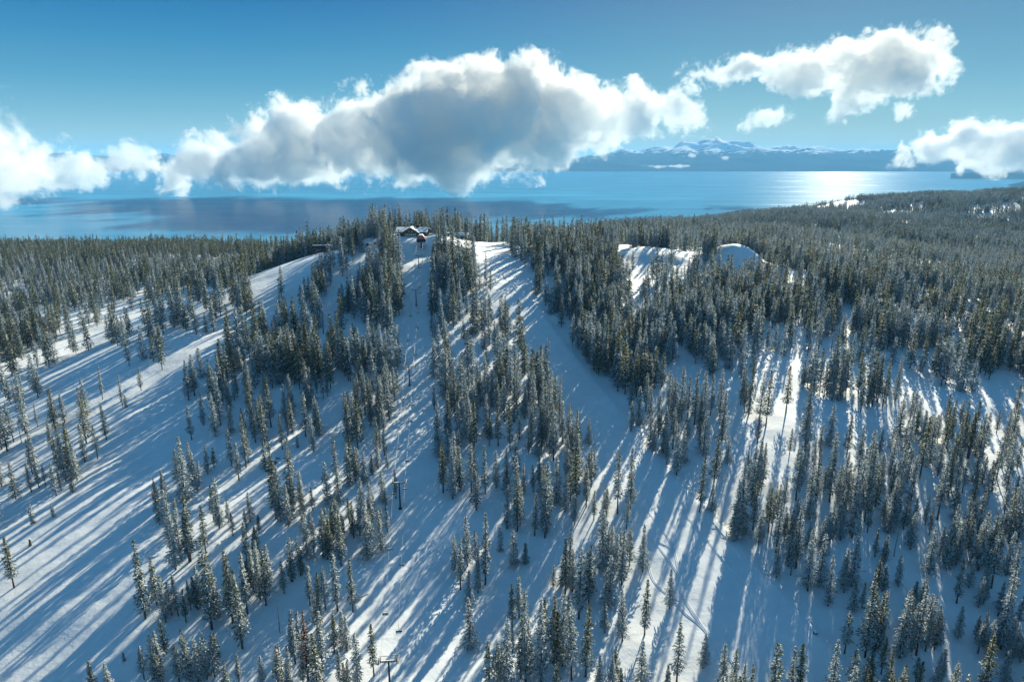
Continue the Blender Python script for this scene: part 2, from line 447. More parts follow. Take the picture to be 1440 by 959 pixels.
def range_obj(name, label, px0, px1, Y0, Y1, Ypeak, prof, seed, nx=420, ny=70, rough=0.48):
    us = np.linspace(px0, px1, nx); ts = np.linspace(0, 1, ny)
    U, T = np.meshgrid(us, ts)
    Yv = Y0 + (Y1-Y0)*T
    X = (U-720)/F*Yv*1.035
    top = np.interp(us, [p[0] for p in prof], [p[1] for p in prof])
    zt = np.array([at(u_, t_, Ypeak)[2] for u_, t_ in zip(us, top)]) - LAKE
    tp = (Ypeak-Y0)/(Y1-Y0)
    env = np.where(T < tp, np.clip(T/tp, 0, 1)**0.75, np.clip((1-T)/(1-tp), 0, 1))
    rg = ridged(X/3300, Yv/3300, seed, 6)
    Z = LAKE - 25 + (zt[None,:]+25)*env*(1-rough+rough*1.62*rg**1.3/0.72)*1.0 
    shore = 900*vnoise(X/2500, X*0+seed, seed+20)
    Z = Z - np.clip(1-T*9, 0, 1)*40*(vnoise(X/900, Yv/900, seed+9)+0.3)
    return tag(grid_obj(name, X, Yv, Z, M_mtn), kind="structure", label=label)
range_obj("mountains", "long snowy blue mountain range on the far shore of the lake", -500, 2000, 29500, 46000, 37000, sky_px, 11, 620, 90)
range_obj("wooded_headland", "low dark wooded headland on the far right shore of the lake", 1300, 1950, 20000, 26500, 23000, [(1300,243.5),(1360,239),(1440,235),(1950,230)], 31, 200, 40)
range_obj("wooded_point", "thin dark wooded point reaching into the lake at the right edge", 1372, 1950, 14900, 17500, 16000, [(1372,262),(1400,256),(1440,251),(1950,244)], 41, 120, 24)
range_obj("wooded_cape", "low dark wooded cape in the lake at the left edge", -350, 44, 7800, 9200, 8400, [(-350,284),(-60,288),(10,292),(32,296),(44,303)], 51, 90, 24)

# ------------------------------------------------------------------ conifers
def kite(V, Fc, MI, p, dirv, nrm, L, W, mi):
    """one flat spray of needles (or the snow lying on one)"""
    side = dirv.cross(nrm)
    if side.length < 1e-4: return
    side.normalize(); k = len(V)
    V += [p - dirv*L*0.5, p + side*W*0.5 - dirv*L*0.08, p + dirv*L*0.5, p - side*W*0.5 - dirv*L*0.08]
    Fc.append((k, k+1, k+2, k+3)); MI.append(mi)
def crown_mesh(rng, Ht, zb, Rm, snow, olive, step=0.62, spray=0.62, top_pow=0.8, gap=0.08, brown=False, dens=1.0):
    V, Fc, MI = [], [], []
    up = Vector((0, 0, 1))
    lob = [rng.uniform(0, 6.28) for _ in range(4)]
    z = zb
    NM = 2 if brown else 0
    while z < Ht - 0.3:
        t = (z-zb)/(Ht-zb)
        prof = (1-t)**top_pow * min(1.0, 0.45 + t/0.10*0.55)
        nb = max(5, int(round((9.5 - 3.0*t)*dens)))
        a0 = rng.uniform(0, 6.28)
        wz = 0.82 + 0.22*math.sin(z*0.9+lob[0]) + 0.12*math.sin(z*2.3+lob[1])
        for k in range(nb):
            if rng.random() < gap: continue
            a = a0 + 6.283*k/nb + rng.uniform(-0.35, 0.35)
            L = Rm*prof*wz*rng.uniform(0.72, 1.22)*(0.88+0.18*math.sin(2*a+lob[2]+z*0.22)) + 0.28
            d = Vector((math.cos(a), math.sin(a), 0))
            slope = 0.35*t - 0.32 + rng.uniform(-0.12, 0.12)
            n = max(1, int(round(L/spray*1.15)))
            for i in range(n):
                s = (i + rng.uniform(0.35, 0.95))/n
                if s < 0.35 and rng.random() < 0.6: continue
                zz = z + slope*L*s - 0.10*L*s*s
                p = d*(L*s) + Vector((rng.uniform(-.12,.12), rng.uniform(-.12,.12), zz))
                yaw = rng.uniform(-0.85, 0.85)
                dv = Vector((math.cos(a+yaw), math.sin(a+yaw), slope - 0.25*s + rng.uniform(-0.25, 0.2))).normalized()
                roll = rng.gauss(0, 0.75)
                sd = dv.cross(up).normalized(); nn = sd.cross(dv)
                nn = (nn*math.cos(roll) + sd*math.sin(roll)).normalized()
                Ls = spray*rng.uniform(1.15, 1.95); Ws = spray*rng.uniform(0.6, 1.0)
                mi = NM
                if not brown and olive > 0 and rng.random() < olive*(0.25+1.1*t): mi = 1
                kite(V, Fc, MI, p, dv, nn, Ls, Ws, mi)
                ps = snow*(1.25-0.35*t) if mi != 1 else snow*0.35
                if rng.random() < ps:
                    q = p + Vector((0, 0, 0.07+0.05*rng.random()))
                    r2 = rng.gauss(0, 0.45)
                    sd = dv.cross(up).normalized(); n2 = sd.cross(dv)
                    n2 = (n2*math.cos(r2) + sd*math.sin(r2)).normalized()
                    kite(V, Fc, MI, q, dv, n2, Ls*rng.uniform(0.55,0.95), Ws*rng.uniform(0.7,1.05), 3)
        z += step*rng.uniform(0.8, 1.2)*(1-0.25*t)
    for k in range(3):                                   # leader
        kite(V, Fc, MI, Vector((0,0,Ht-0.2-0.25*k)), Vector((0.1*k,0.05,1)).normalized(), Vector((math.cos(k*2),math.sin(k*2),0)), 1.0, 0.3, NM)
    return V, Fc, MI
def trunk_mesh(rng, Ht, r0, seg=7, bend=0.0, snow=True):
    mb = MB(); a = rng.uniform(0, 6.28)
    pts, rr = [], []
    for i in range(6):
        t = i/5.0
        pts.append((math.cos(a)*bend*t*t, math.sin(a)*bend*t*t, -1.5 + (Ht-0.3+1.5)*t)); rr.append(r0*(1-0.9*t)*(1.25 if i == 0 else 1))
    mb.tube(pts, rr, seg)
    for k in range(9):                                   # bare stubs under the crown
        zz = Ht*rng.uniform(0.06, 0.3); an = rng.uniform(0, 6.28); L = rng.uniform(0.5, 1.5)
        mb.tube([(0,0,zz), (math.cos(an)*L, math.sin(an)*L, zz-0.1*L)], [0.05, 0.02], 4)
    return mb
TREE_MATS = [M_needle, M_olive, M_brown, M_tsnow]
VAR = []          # (height, radius, crown mesh, trunk mesh, look)
specs = [  # height, crown base share, radius, snow, olive, look
 (30, 0.11, 4.07, 0.78, 0.05, "frosted"), (28, 0.15, 3.50, 0.69, 0.10, "frosted"), (31, 0.08, 4.34, 0.90, 0.00, "snow-laden"),
 (27, 0.06, 4.62, 0.75, 0.06, "frosted"), (30, 0.18, 3.37, 0.56, 0.20, "slim frosted"), (29, 0.09, 3.79, 0.94, 0.00, "snow-laden"),
 (31, 0.17, 3.92, 0.45, 0.55, "olive-topped"), (29, 0.22, 3.64, 0.40, 0.75, "olive-topped"), (30, 0.12, 4.34, 0.53, 0.40, "olive-topped"),
 (29, 0.20, 3.08, 0.69, 0.10, "slim frosted"), (26, 0.09, 4.07, 0.38, 0.25, "dark green"), (28, 0.26, 3.64, 0.62, 0.15, "bare-trunked"),
]
def make_mesh(name, V, Fc, mats, MI=None, smooth=False):
    me = bpy.data.meshes.new(name); me.from_pydata([tuple(v) for v in V], [], Fc)
    for mm in mats: me.materials.append(mm)
    if MI: me.polygons.foreach_set("material_index", MI)
    if smooth: me.polygons.foreach_set("use_smooth", [True]*len(me.polygons))
    me.update(); return me
for i, (Ht, zb, Rm, sn, ol, look) in enumerate(specs):
    rng = random.Random(100+i)
    V, Fc, MI = crown_mesh(rng, Ht, zb*Ht, Rm, sn, ol, gap=0.06+0.1*rng.random(), top_pow=rng.uniform(0.62, 0.95))
    cm = make_mesh("crown", V, Fc, TREE_MATS, MI)
    tm = trunk_mesh(rng, Ht, 0.36, 7, rng.uniform(0, 0.6))
    tmm = make_mesh("trunk", tm.v, tm.f, [M_bark], None, True)
    VAR.append((Ht, Rm, cm, tmm, look))
rng = random.Random(55)
V, Fc, MI = crown_mesh(rng, 27, 5, 2.6, 0.25, 0, brown=True, gap=0.15)
BROWN = (27, 2.6, make_mesh("crown", V, Fc, TREE_MATS, MI), VAR[1][3], "rust-brown")
# young tree
V, Fc, MI = crown_mesh(rng, 9, 0.5, 1.7, 0.75, 0.0, step=0.42, spray=0.42, gap=0.05)
tm = trunk_mesh(rng, 9, 0.13); YOUNG = (9, 1.7, make_mesh("crown", V, Fc, TREE_MATS, MI), make_mesh("trunk", tm.v, tm.f, [M_bark]), "young")
# dead trees
def dead_mesh(rng, Ht):
    mb = MB(); ln = rng.uniform(-0.4, 0.4)
    mb.tube([(0,0,-1.5),(ln*.3,0,Ht*.35),(ln,0.1,Ht*.7),(ln*1.5,.2,Ht)], [0.3,0.24,0.16,0.05], 7)
    bb = MB()
    for k in range(46):
        zz = Ht*rng.uniform(0.25, 0.98); an = rng.uniform(0, 6.28); L = rng.uniform(0.5, 1.9)*(1.15-zz/Ht)
        x0 = ln*zz/Ht*1.2
        bb.tube([(x0,0.1,zz),(x0+math.cos(an)*L*.6,math.sin(an)*L*.6,zz-.05*L),(x0+math.cos(an)*L,math.sin(an)*L,zz-.25*L)], [0.06,0.035,0.015], 4)
    sn = MB()
    for k in range(16):
        zz = Ht*rng.uniform(0.3, 0.9); an = rng.uniform(0, 6.28); L = rng.uniform(0.3, 1.0)
        sn.box((ln*zz/Ht*1.2+math.cos(an)*L, math.sin(an)*L, zz), (0.5,0.25,0.12), an)
    return (make_mesh("trunk", mb.v, mb.f, [M_dead], None, True), make_mesh("branches", bb.v+sn.v, bb.f+[tuple(i+len(bb.v) for i in f) for f in sn.f], [M_dead, M_tsnow], [0]*len(bb.f)+[1]*len(sn.f)))
DEAD = [dead_mesh(random.Random(200+i), 24) for i in range(3)]

# lighter versions for the far slopes, one mesh each, instanced by the forest objects only
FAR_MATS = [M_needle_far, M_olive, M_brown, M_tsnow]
def joined(name, cm, tm, far=False):
    bm = bmesh.new(); bm.from_mesh(cm)
    me = bpy.data.meshes.new(name); 
    v1 = [tuple(v.co) for v in cm.vertices]; f1 = [tuple(p.vertices) for p in cm.polygons]; mi = [p.material_index for p in cm.polygons]
    k = len(v1); v1 += [tuple(v.co) for v in tm.vertices]; f1 += [tuple(i+k for i in p.vertices) for p in tm.polygons]; mi += [4]*len(tm.polygons)
    bm.free(); me.from_pydata(v1, [], f1)
    for mm in (FAR_MATS if far else TREE_MATS)+[M_bark]: me.materials.append(mm)
    me.polygons.foreach_set("material_index", mi); me.update()
    return me
src_near = bpy.data.collections.new("conifer_kinds_near")
src_mid = bpy.data.collections.new("conifer_kinds_mid")
src_far = bpy.data.collections.new("conifer_kinds_far")
for i, vv in enumerate(VAR[:12]):
    o = bpy.data.objects.new("near_%02d" % i, joined("near_%02d" % i, vv[2], vv[3])); src_near.objects.link(o)
for i in range(8):
    Ht, zb, Rm, sn, ol, look = specs[[0,1,2,3,5,6,8,10][i]]
    rng = random.Random(300+i)
    V, Fc, MI = crown_mesh(rng, Ht, zb*Ht, Rm*1.14, sn*(1.0 if i < 5 else 0.8), ol*(0.8 if i < 5 else 1.1), step=1.0, spray=1.0, top_pow=rng.uniform(0.65, 0.9))
    tm = MB().tube([(0,0,-1.5),(0,0,Ht*.9)], [0.36,0.05], 5)
    o = bpy.data.objects.new("mid_%02d" % i, joined("mid_%02d" % i, make_mesh("c", V, Fc, TREE_MATS, MI), make_mesh("t", tm.v, tm.f, [M_bark]), i < 5)); src_mid.objects.link(o)
for i in range(6):                                       # far: stands of seven trees each
    rng = random.Random(400+i); AV, AF, AM = [], [], []
    for j in range(7):
        an = 6.283*j/6 + rng.uniform(-.4,.4); rr = 0 if j == 6 else rng.uniform(6.5, 10)
        Ht = rng.uniform(20, 31)
        V, Fc, MI = crown_mesh(rng, Ht, 2.5, rng.uniform(3.2,4.3), [0.95,0.7,0.9,0.25,0.5,0.8][i], [0.0,0.1,0.05,0.4,0.15,0][i], step=1.9, spray=1.7, gap=0.05)
        k = len(AV); off = Vector((math.cos(an)*rr, math.sin(an)*rr, rng.uniform(-1,0)))
        AV += [v+off for v in V]; AF += [tuple(a+k for a in f) for f in Fc]; AM += MI
        k = len(AV); tm = MB().tube([(0,0,-3),(0,0,Ht*.9)], [0.4,0.05], 4)
        AV += [Vector(v)+off for v in tm.v]; AF += [tuple(a+k for a in f) for f in tm.f]; AM += [4]*len(tm.f)
    me = make_mesh("stand_%02d" % i, AV, AF, (TREE_MATS if i == 3 else FAR_MATS)+[M_bark], AM)
    o = bpy.data.objects.new("stand_%02d" % i, me); src_far.objects.link(o)

# ---- trees placed one by one: (crop offset, list of base x, base y, top y, look) in quarter pixels of the photograph
H_ = []
def crop(ox, oy, s):
    for line in s.split(';'):
        line = line.strip()
        if not line: continue
        a = line.split()
        H_.append((ox+float(a[0])/4, oy+float(a[1])/4, oy+float(a[2])/4, a[3] if len(a) > 3 else 's'))
crop(0, 719, """80 430 140 o;820 605 160 o;935 635 350 s;1005 600 350 s;990 330 -40 s;1065 290 0 o;1195 675 0 o;930 800 600 k;870 950 680 s;900 1010 770 o;
1050 640 470 o;1075 985 650 o;1010 960 740 s;1120 985 720 s;1210 930 680 s;1150 920 780 s;1365 775 320 o;1310 630 240 o;1395 590 220 s;1235 95 -60 s;
1390 300 60 s;1430 460 200 s;535 1060 890 o;625 1060 900 s;1280 1060 880 o;1130 545 300 s;700 850 790 y;1190 560 330 s""")
crop(360, 719, """25 495 230 s;75 440 180 s;290 278 30 s;200 400 140 s;460 570 215 s;480 310 -10 o;390 250 20 s;585 135 0 s;628 283 -60 s;705 220 -10 s;305 525 290 s;
345 660 450 s;135 685 500 d;222 865 550 s;295 955 560 b;440 800 560 o;150 1000 740 s;190 1000 760 s;575 1010 680 s;505 1060 905 o;1205 780 480 s;1120 350 130 s;
1150 440 150 s;1250 465 230 s;1290 420 10 k;1240 330 110 s;1200 560 330 s;1190 310 20 s;1375 235 80 y;1405 1010 590 s;1330 1030 810 s;160 470 330 s""")
crop(720, 719, """10 315 100 s;300 470 140 o;375 605 210 s;430 530 180 k;505 350 -20 s;545 550 240 s;590 330 120 s;615 412 100 s;660 320 90 s;735 350 70 s;885 548 320 l;
620 740 430 s;745 700 380 o;240 805 480 k;335 950 480 s;165 965 490 s;50 948 580 o;40 600 360 s;75 680 430 s;90 830 700 s;722 1010 720 s;925 970 620 s;870 1080 900 o;
485 1030 870 l;560 1030 820 s;1075 880 720 l;1180 1020 740 s;1240 1020 765 s;1290 1060 850 s;1245 165 -40 s;1290 150 -20 s;1385 190 60 l;285 430 250 s""")
crop(1080, 719, """45 380 170 s;155 325 -20 s;110 310 150 l;90 150 10 l;220 460 90 s;305 232 20 s;325 200 0 s;405 175 20 s;335 545 240 s;425 465 210 s;470 425 120 s;545 820 320 o;
632 712 440 s;610 470 260 o;648 320 150 o;705 265 80 d;675 130 -20 s;728 435 270 l;430 798 560 s;735 832 480 s;830 822 420 s;880 745 460 s;932 790 530 o;800 215 0 s;905 140 -10 s;
1003 332 20 s;1055 312 40 s;1170 270 40 s;1205 285 60 s;1237 332 10 k;1290 200 30 s;1340 362 110 s;1125 440 320 l;670 1020 800 o;830 1060 895 o;1225 852 600 s;1290 600 390 s;
1340 580 420 s;1210 530 370 s;1350 852 640 s;1420 852 640 s;1320 985 850 l;1400 650 530 k;1030 1060 920 s;1150 90 0 s;1180 800 640 s;965 250 110 s;850 580 410 s;480 560 400 s""")
crop(0, 520, """42 460 130 k;135 188 0 t;215 158 -40 s;88 190 60 s;213 325 190 t;123 415 280 d;310 312 110 k;492 262 50 s;578 168 -30 t;692 212 20 t;710 215 140 y;795 122 -20 s;590 366 170 d;
213 612 330 k;292 450 280 k;480 525 300 s;486 412 100 k;405 610 290 o;372 630 380 s;330 560 370 k;318 712 520 s;90 727 520 k;178 692 520 s;10 662 460 s;188 875 750 y;303 832 750 y;
1145 318 130 s;1215 382 120 s;1080 400 200 k;1085 640 400 s;1000 632 440 k;1045 752 370 s;1110 692 460 s;1235 892 600 s;1170 590 420 s;900 868 630 k;935 760 560 k;955 950 670 s;
1345 628 400 s;1385 548 250 s;1390 385 190 d;1300 360 200 s;1185 110 -20 k;1320 170 10 s;1255 200 40 s;1410 860 710 l;1390 965 840 s;440 600 480 y;-30 560 300 s;-20 300 40 s""")
crop(360, 520, """50 152 20 s;40 252 110 s;168 297 80 s;202 312 140 l;280 378 120 s;350 357 180 s;343 137 10 s;380 168 70 s;235 442 370 y;52 568 400 k;202 825 380 o;140 862 540 s;215 800 600 s;
262 832 660 k;185 890 640 s;455 638 350 s;522 662 410 s;405 760 510 s;272 965 820 s;435 960 760 o;385 950 800 s;545 395 110 s;500 262 130 s;590 405 290 s;645 318 150 o;720 345 190 s;
725 490 380 s;685 562 400 s;715 752 560 s;572 612 440 s;612 645 460 s;612 935 600 s;590 872 680 s;702 945 760 s;655 822 700 s;795 132 0 s;1020 422 240 s;1003 232 80 s;1050 632 420 s;
1107 727 420 s;1075 380 250 s;1212 698 410 s;1190 382 80 s;1290 702 420 s;1350 672 450 s;1230 600 430 s;1140 480 360 s;455 960 700 k""")
crop(720, 520, """95 222 0 s;265 302 30 s;215 252 0 s;182 372 60 s;320 447 190 s;360 432 250 s;235 462 270 s;95 472 310 s;145 492 330 s;30 917 590 o;127 938 690 s;185 957 600 s;250 757 480 s;
298 797 590 s;330 662 480 s;350 882 690 s;592 812 445 s;642 902 720 s;512 935 690 s;530 782 640 y;460 600 480 l;430 600 490 l;775 437 240 s;795 462 280 s;670 352 170 s;925 592 300 l;
870 532 370 s;980 385 230 s;1055 802 480 o;1075 482 220 s;1125 802 640 s;1165 600 420 s;1210 532 390 s;1247 957 630 s;1290 942 610 s;1320 620 450 s;1395 965 840 l;20 580 360 s;
1380 420 240 b;65 700 520 s;120 690 530 s;460 850 680 s;170 700 560 s""")
crop(1080, 520, """797 292 110 s;185 652 420 l;245 682 470 l;90 765 640 l;25 872 650 o;155 960 720 s;345 745 430 s;120 480 380 s;215 560 420 s;630 692 470 s;600 640 540 s;685 480 330 s;
865 430 230 s;950 400 240 s;1000 400 270 s;1080 300 170 s;1125 420 300 s;1215 780 560 s;1145 890 720 s;1345 370 220 s;1255 690 500 k;1325 820 700 k;1090 700 500 s;1160 640 440 s;
500 830 440 s;470 880 480 s;540 860 600 s;390 720 520 s;780 640 450 s;800 760 520 s;690 880 600 s;400 940 660 s;350 960 750 l;980 740 540 s;1050 850 700 s;880 880 720 s;760 900 740 s;
1400 560 430 k;1380 760 600 s;1320 520 460 d""")
SNAGS_PX = [(512,326,279),(516,328,288),(498,322,292),(466,345,318),(455,470,415),(612,470,430),(770,520,470),(1168,500,452),(884,392,368),(205,470,440)]

areas = [  # landmark used in the label, anchor pixels
 ("in the bottom left clump", [(215,935),(240,900)]),
 ("in the clump edging the wide run", [(240,720),(225,770),(205,860),(260,680)]),
 ("on the bank above the wide left run", [(100,650),(60,600),(120,600)]),
 ("at the top of the bank left of the wide run", [(150,560),(60,550),(200,540)]),
 ("at the left edge of the photo", [(5,680),(10,830),(0,620)]),
 ("in the grove below the rocks", [(400,720),(380,690),(360,780)]),
 ("in the grove right of the wide run", [(320,640),(340,620),(300,590)]),
 ("in the bottom clump left of lift", [(300,850),(330,880),(300,950)]),
 ("by the glade above the rocks", [(410,590),(440,560),(380,560)]),
 ("left of the lift above its second tower", [(520,640),(500,600),(550,560)]),
 ("left of the lift below its second tower", [(520,750),(480,780),(540,700)]),
 ("left of the lowest lift tower", [(430,880),(400,930),(500,960),(450,850)]),
 ("in the lone clump right of the lift line", [(660,830),(665,790),(680,880)]),
 ("in the stand right of the second lift tower", [(640,680),(670,690),(620,620)]),
 ("at the lower edge of the middle forest", [(700,680),(690,620),(730,720)]),
 ("along the diagonal run's left edge", [(790,630),(760,600),(800,660)]),
 ("on the slope left of the ski tracks", [(800,720),(870,720),(780,760)]),
 ("in the bottom centre clump", [(760,930),(740,880),(800,900)]),
 ("in the row above the bottom centre clump", [(820,830),(850,810),(890,800)]),
 ("near the ski tracks", [(940,850),(905,890),(950,960)]),
 ("at the bottom end of the diagonal run", [(1020,970),(1040,960),(990,940)]),
 ("along the snow bank's upper part", [(900,620),(940,650),(950,630)]),
 ("right of the snow bank's middle", [(1040,740),(985,720),(1010,690)]),
 ("right of the snow bank's lower end", [(1100,800),(1130,830),(1160,850)]),
 ("in the lower right sunlit streaks", [(1220,900),(1290,900),(1260,850)]),
 ("in the bottom right corner clump", [(1400,930),(1430,900),(1380,900)]),
 ("on the right slope above the corner clump", [(1390,800),(1350,800),(1420,760)]),
 ("below the right shaded clearing", [(1300,640),(1340,660),(1270,620)]),
 ("in the middle of the steep right slope", [(1220,700),(1190,700),(1240,740)]),
 ("at the dense right forest's lower edge", [(1130,660),(1150,700),(1090,690)]),
 ("on the left part of the steep right slope", [(1180,770),(1130,760),(1170,740)]),
 ("beneath the forest right of the bank", [(1000,640),(1030,650),(960,610)]),
]
ORD = ["first","second","third","fourth","fifth","sixth","seventh","eighth","ninth","tenth","eleventh","twelfth","thirteenth","fourteenth","fifteenth",
       "sixteenth","seventeenth","eighteenth","nineteenth","twentieth","twenty-first","twenty-second","twenty-third","twenty-fourth","twenty-fifth","twenty-sixth","twenty-seventh"]

# ---- tree density, as regions of the photograph's ground
def inside(px, py, poly):
    r = np.zeros(px.shape, bool); n_ = len(poly); j = n_-1
    for i in range(n_):
        xi, yi = poly[i]; xj, yj = poly[j]
        c = ((yi > py) != (yj > py)) & (px < (xj-xi)*(py-yi)/(yj-yi+1e-9)+xi)
        r ^= c; j = i
    return r
REG = [  # polygon, density (1 = dense stand); later ones win
 ([(-900,335),(2400,335),(2400,560),(-900,560)], 1.0),
 ([(-900,560),(2400,560),(2400,3000),(-900,3000)], 0.6),
 ([(560,345),(760,345),(860,600),(820,720),(600,720)], 0.85),
 ([(300,345),(560,345),(560,600),(290,600)], 0.85),
 ([(900,470),(1440,470),(1440,560),(1300,560),(1180,600),(960,600)], 0.80),
 ([(1000,600),(1440,600),(1440,720),(1000,720)], 0.66),
 ([(900,585),(1120,590),(1130,720),(1010,722),(935,650)], 0.36),
 ([(840,560),(1000,560),(1000,620),(900,640)], 0.5),
 ([(0,430),(300,405),(300,500),(0,600)], 0.5),
 ([(0,560),(300,480),(140,700),(0,780)], 0.05),
 ([(0,520),(90,500),(290,420),(330,410),(290,470),(240,510),(100,560),(0,590)], 0.30),
 # runs and clearings
 ([(270,478),(330,458),(395,420),(440,400),(430,425),(370,462),(318,485),(285,520),(235,600),(205,690),(178,770),(195,900),(120,1100),(-400,1300),(-300,900),(0,790),(45,745),(110,680),(160,610),(205,550)], 0.0),
 ([(0,512),(70,484),(170,452),(290,403),(300,412),(262,430),(180,468),(70,506),(0,532)], 0.02),
 ([(345,398),(400,362),(445,337),(440,326),(478,326),(482,345),(470,372),(440,394),(400,416),(352,436)], 0.0),
 ([(330,408),(352,392),(360,402),(330,420),(300,430),(296,415)], 0.2),
 ([(505,336),(540,336),(537,352),(520,378),(505,404),(482,440),(448,462),(446,430),(470,405),(495,380),(512,352)], 0.0),
 ([(440,460),(482,440),(470,480),(440,520),(420,510)], 0.25),
 ([(330,560),(420,540),(480,520),(500,560),(470,620),(400,660),(330,640)], 0.38),
 ([(380,480),(460,480),(460,500),(390,520)], 0.35),
 ([(552,332),(612,332),(608,420),(604,470),(608,540),(612,620),(622,690),(640,760),(700,760),(700,1200),(420,1200),(470,830),(535,740),(545,640),(556,560),(563,500),(568,430),(562,370)], 0.0),
 ([(552,322),(606,322),(606,345),(552,345)], 0.0),
 ([(600,335),(720,335),(720,352),(600,352)], 0.12),
 ([(640,342),(706,342),(738,400),(772,458),(832,528),(882,590),(932,652),(1002,722),(1062,790),(1122,868),(1230,1000),(1300,1200),(900,1200),(880,860),(850,740),(835,690),(800,600),(750,525),(722,470),(700,415),(672,380),(655,360)], 0.0),
 ([(700,720),(900,720),(900,1300),(640,1300),(640,900)], 0.0),
 ([(0,700),(700,700),(700,1300),(0,1300)], 0.0),
 ([(320,640),(600,640),(600,720),(320,720)], 0.0),
 ([(240,600),(330,600),(330,720),(200,720)], 0.0),
 ([(640,640),(800,640),(800,740),(640,740)], 0.16),
 ([(1090,720),(1440,720),(1440,1000),(1190,1000)], 0.34),
 ([(868,344),(1000,344),(985,380),(930,405),(905,440),(880,420),(868,380)], 0.07),
 ([(868,344),(985,344),(985,364),(868,370)], 0.0),
 ([(905,400),(960,385),(950,430),(900,450)], 0.35),
 ([(1008,345),(1066,345),(1072,385),(1050,400),(1012,398)], 0.0),
 ([(1064,362),(1100,372),(1095,384),(1066,376)], 0.1),
 ([(1210,398),(1310,415),(1440,452),(1440,462),(1300,432),(1225,408)], 0.08),
 ([(1225,495),(1262,505),(1300,540),(1350,562),(1440,590),(1440,612),(1350,600),(1290,575),(1240,560),(1210,530)], 0.02),
 ([(1170,470),(1225,470),(1218,600),(1180,600)], 0.55),
 ([(1300,480),(1350,470),(1380,540),(1330,540)], 0.5),
 ([(1170,610),(1215,600),(1215,680),(1180,680)], 0.1),
]
def density(px, py):
    d = np.ones(px.shape)
    for poly, v in REG: d = np.where(inside(px, py, poly), v, d)
    return d
hand = []
for (bx, by, ty, k) in H_:
    g = ground(bx, by)
    if g is None: continue
    # height from its apparent size, on a vertical line over the base
    lo, hi = 2.0, 60.0
    for _ in range(24):
        mid = (lo+hi)/2
        if project(g.x, g.y, g.z+mid)[1] > ty: lo = mid
        else: hi = mid
    h = (lo+hi)/2
    if k != 'y' and k != 'd': h = min(max(h, 15.0), 40.0)
    hand.append((g, h, k, bx, by))
import collections
hs = [h for g, h, k, _, _ in hand if k not in 'yd']
print("hand trees", len(hand), "median height", sorted(hs)[len(hs)//2], "min/max", min(hs), max(hs))
HX = np.array([g.x for g, *_ in hand]); HY = np.array([g.y for g, *_ in hand])

def scatter(x0, x1, y0, y1, cell, seed, keep):
    r = np.random.RandomState(seed)
    xs = np.arange(x0, x1, cell); ys = np.arange(y0, y1, cell)
    X, Y = np.meshgrid(xs, ys); X = X.ravel()+r.uniform(-.48,.48,X.size)*cell; Y = Y.ravel()+r.uniform(-.48,.48,Y.size)*cell
    Z = interp(X, Y)
    px, py, dep = project(X, Y, Z)
    k = keep(X, Y, Z, px, py, dep, r)
    return X[k], Y[k], Z[k], px[k], py[k], dep[k], r
def patch(X, Y, s=1.0):      # natural clumping
    return np.clip(0.62 + 1.0*vnoise(X/34, Y/34, 60) + 0.6*vnoise(X/14, Y/14, 61), 0.0, 1.5)
CELL = 5.8
def hidden(X, Y, Z):
    h = np.zeros(X.shape, bool)
    for u in np.linspace(0.55, 0.985, 34):
        h |= interp(X*u, Y*u) > Z*u + 1.0
    return h
def keep_near(X, Y, Z, px, py, dep, r):
    d = density(px, py)
    d = np.where(hidden(X, Y, Z) & (Y > 560), 1.0, d)
    w = patch(X, Y)
    big = np.clip(0.88 + 1.0*vnoise(X/70+3, Y/70, 66), 0.35, 1.15)
    inlim = np.where(d > 0.8, 0.30 + 0.75*w, w)*big
    off = (px < -40) | (px > 1480) | (py > 980)
    d = np.where(off, np.where(px < -40, 0.3, 0.42), d)
    pr = d*inlim*0.86
    k = (r.uniform(0, 1, X.size) < pr) & (dep > 60)
    behind = (Y < 150) & (np.abs(X) < 120)
    return k & ~behind
X1, Y1, Z1, PX1, PY1, D1, rr = scatter(-560, 760, 120, 900, CELL, 5, keep_near)
dm = np.full(X1.shape, 1e9)
for hx, hy in zip(HX, HY): dm = np.minimum(dm, np.hypot(X1-hx, Y1-hy))
bdist, _ = poly_dist(X1, Y1, bank)
k = (dm > 5.0) & (bdist > 4.5)
cpos = next(g_ for g_ in (ground(455, 337+0.5*q, 90, 900) for q in range(40)) if g_ is not None)
k &= ~((np.abs(X1-cpos.x) < 14) & (Y1 < cpos.y+6) & (Y1 > cpos.y-55))
k &= ~((np.abs(X1-lodge_p[0]) < 24) & (Y1 > lodge_p[1]-25) & (Y1 < lodge_p[1]+26))
X1, Y1, Z1, PX1, PY1, D1 = X1[k], Y1[k], Z1[k], PX1[k], PY1[k], D1[k]
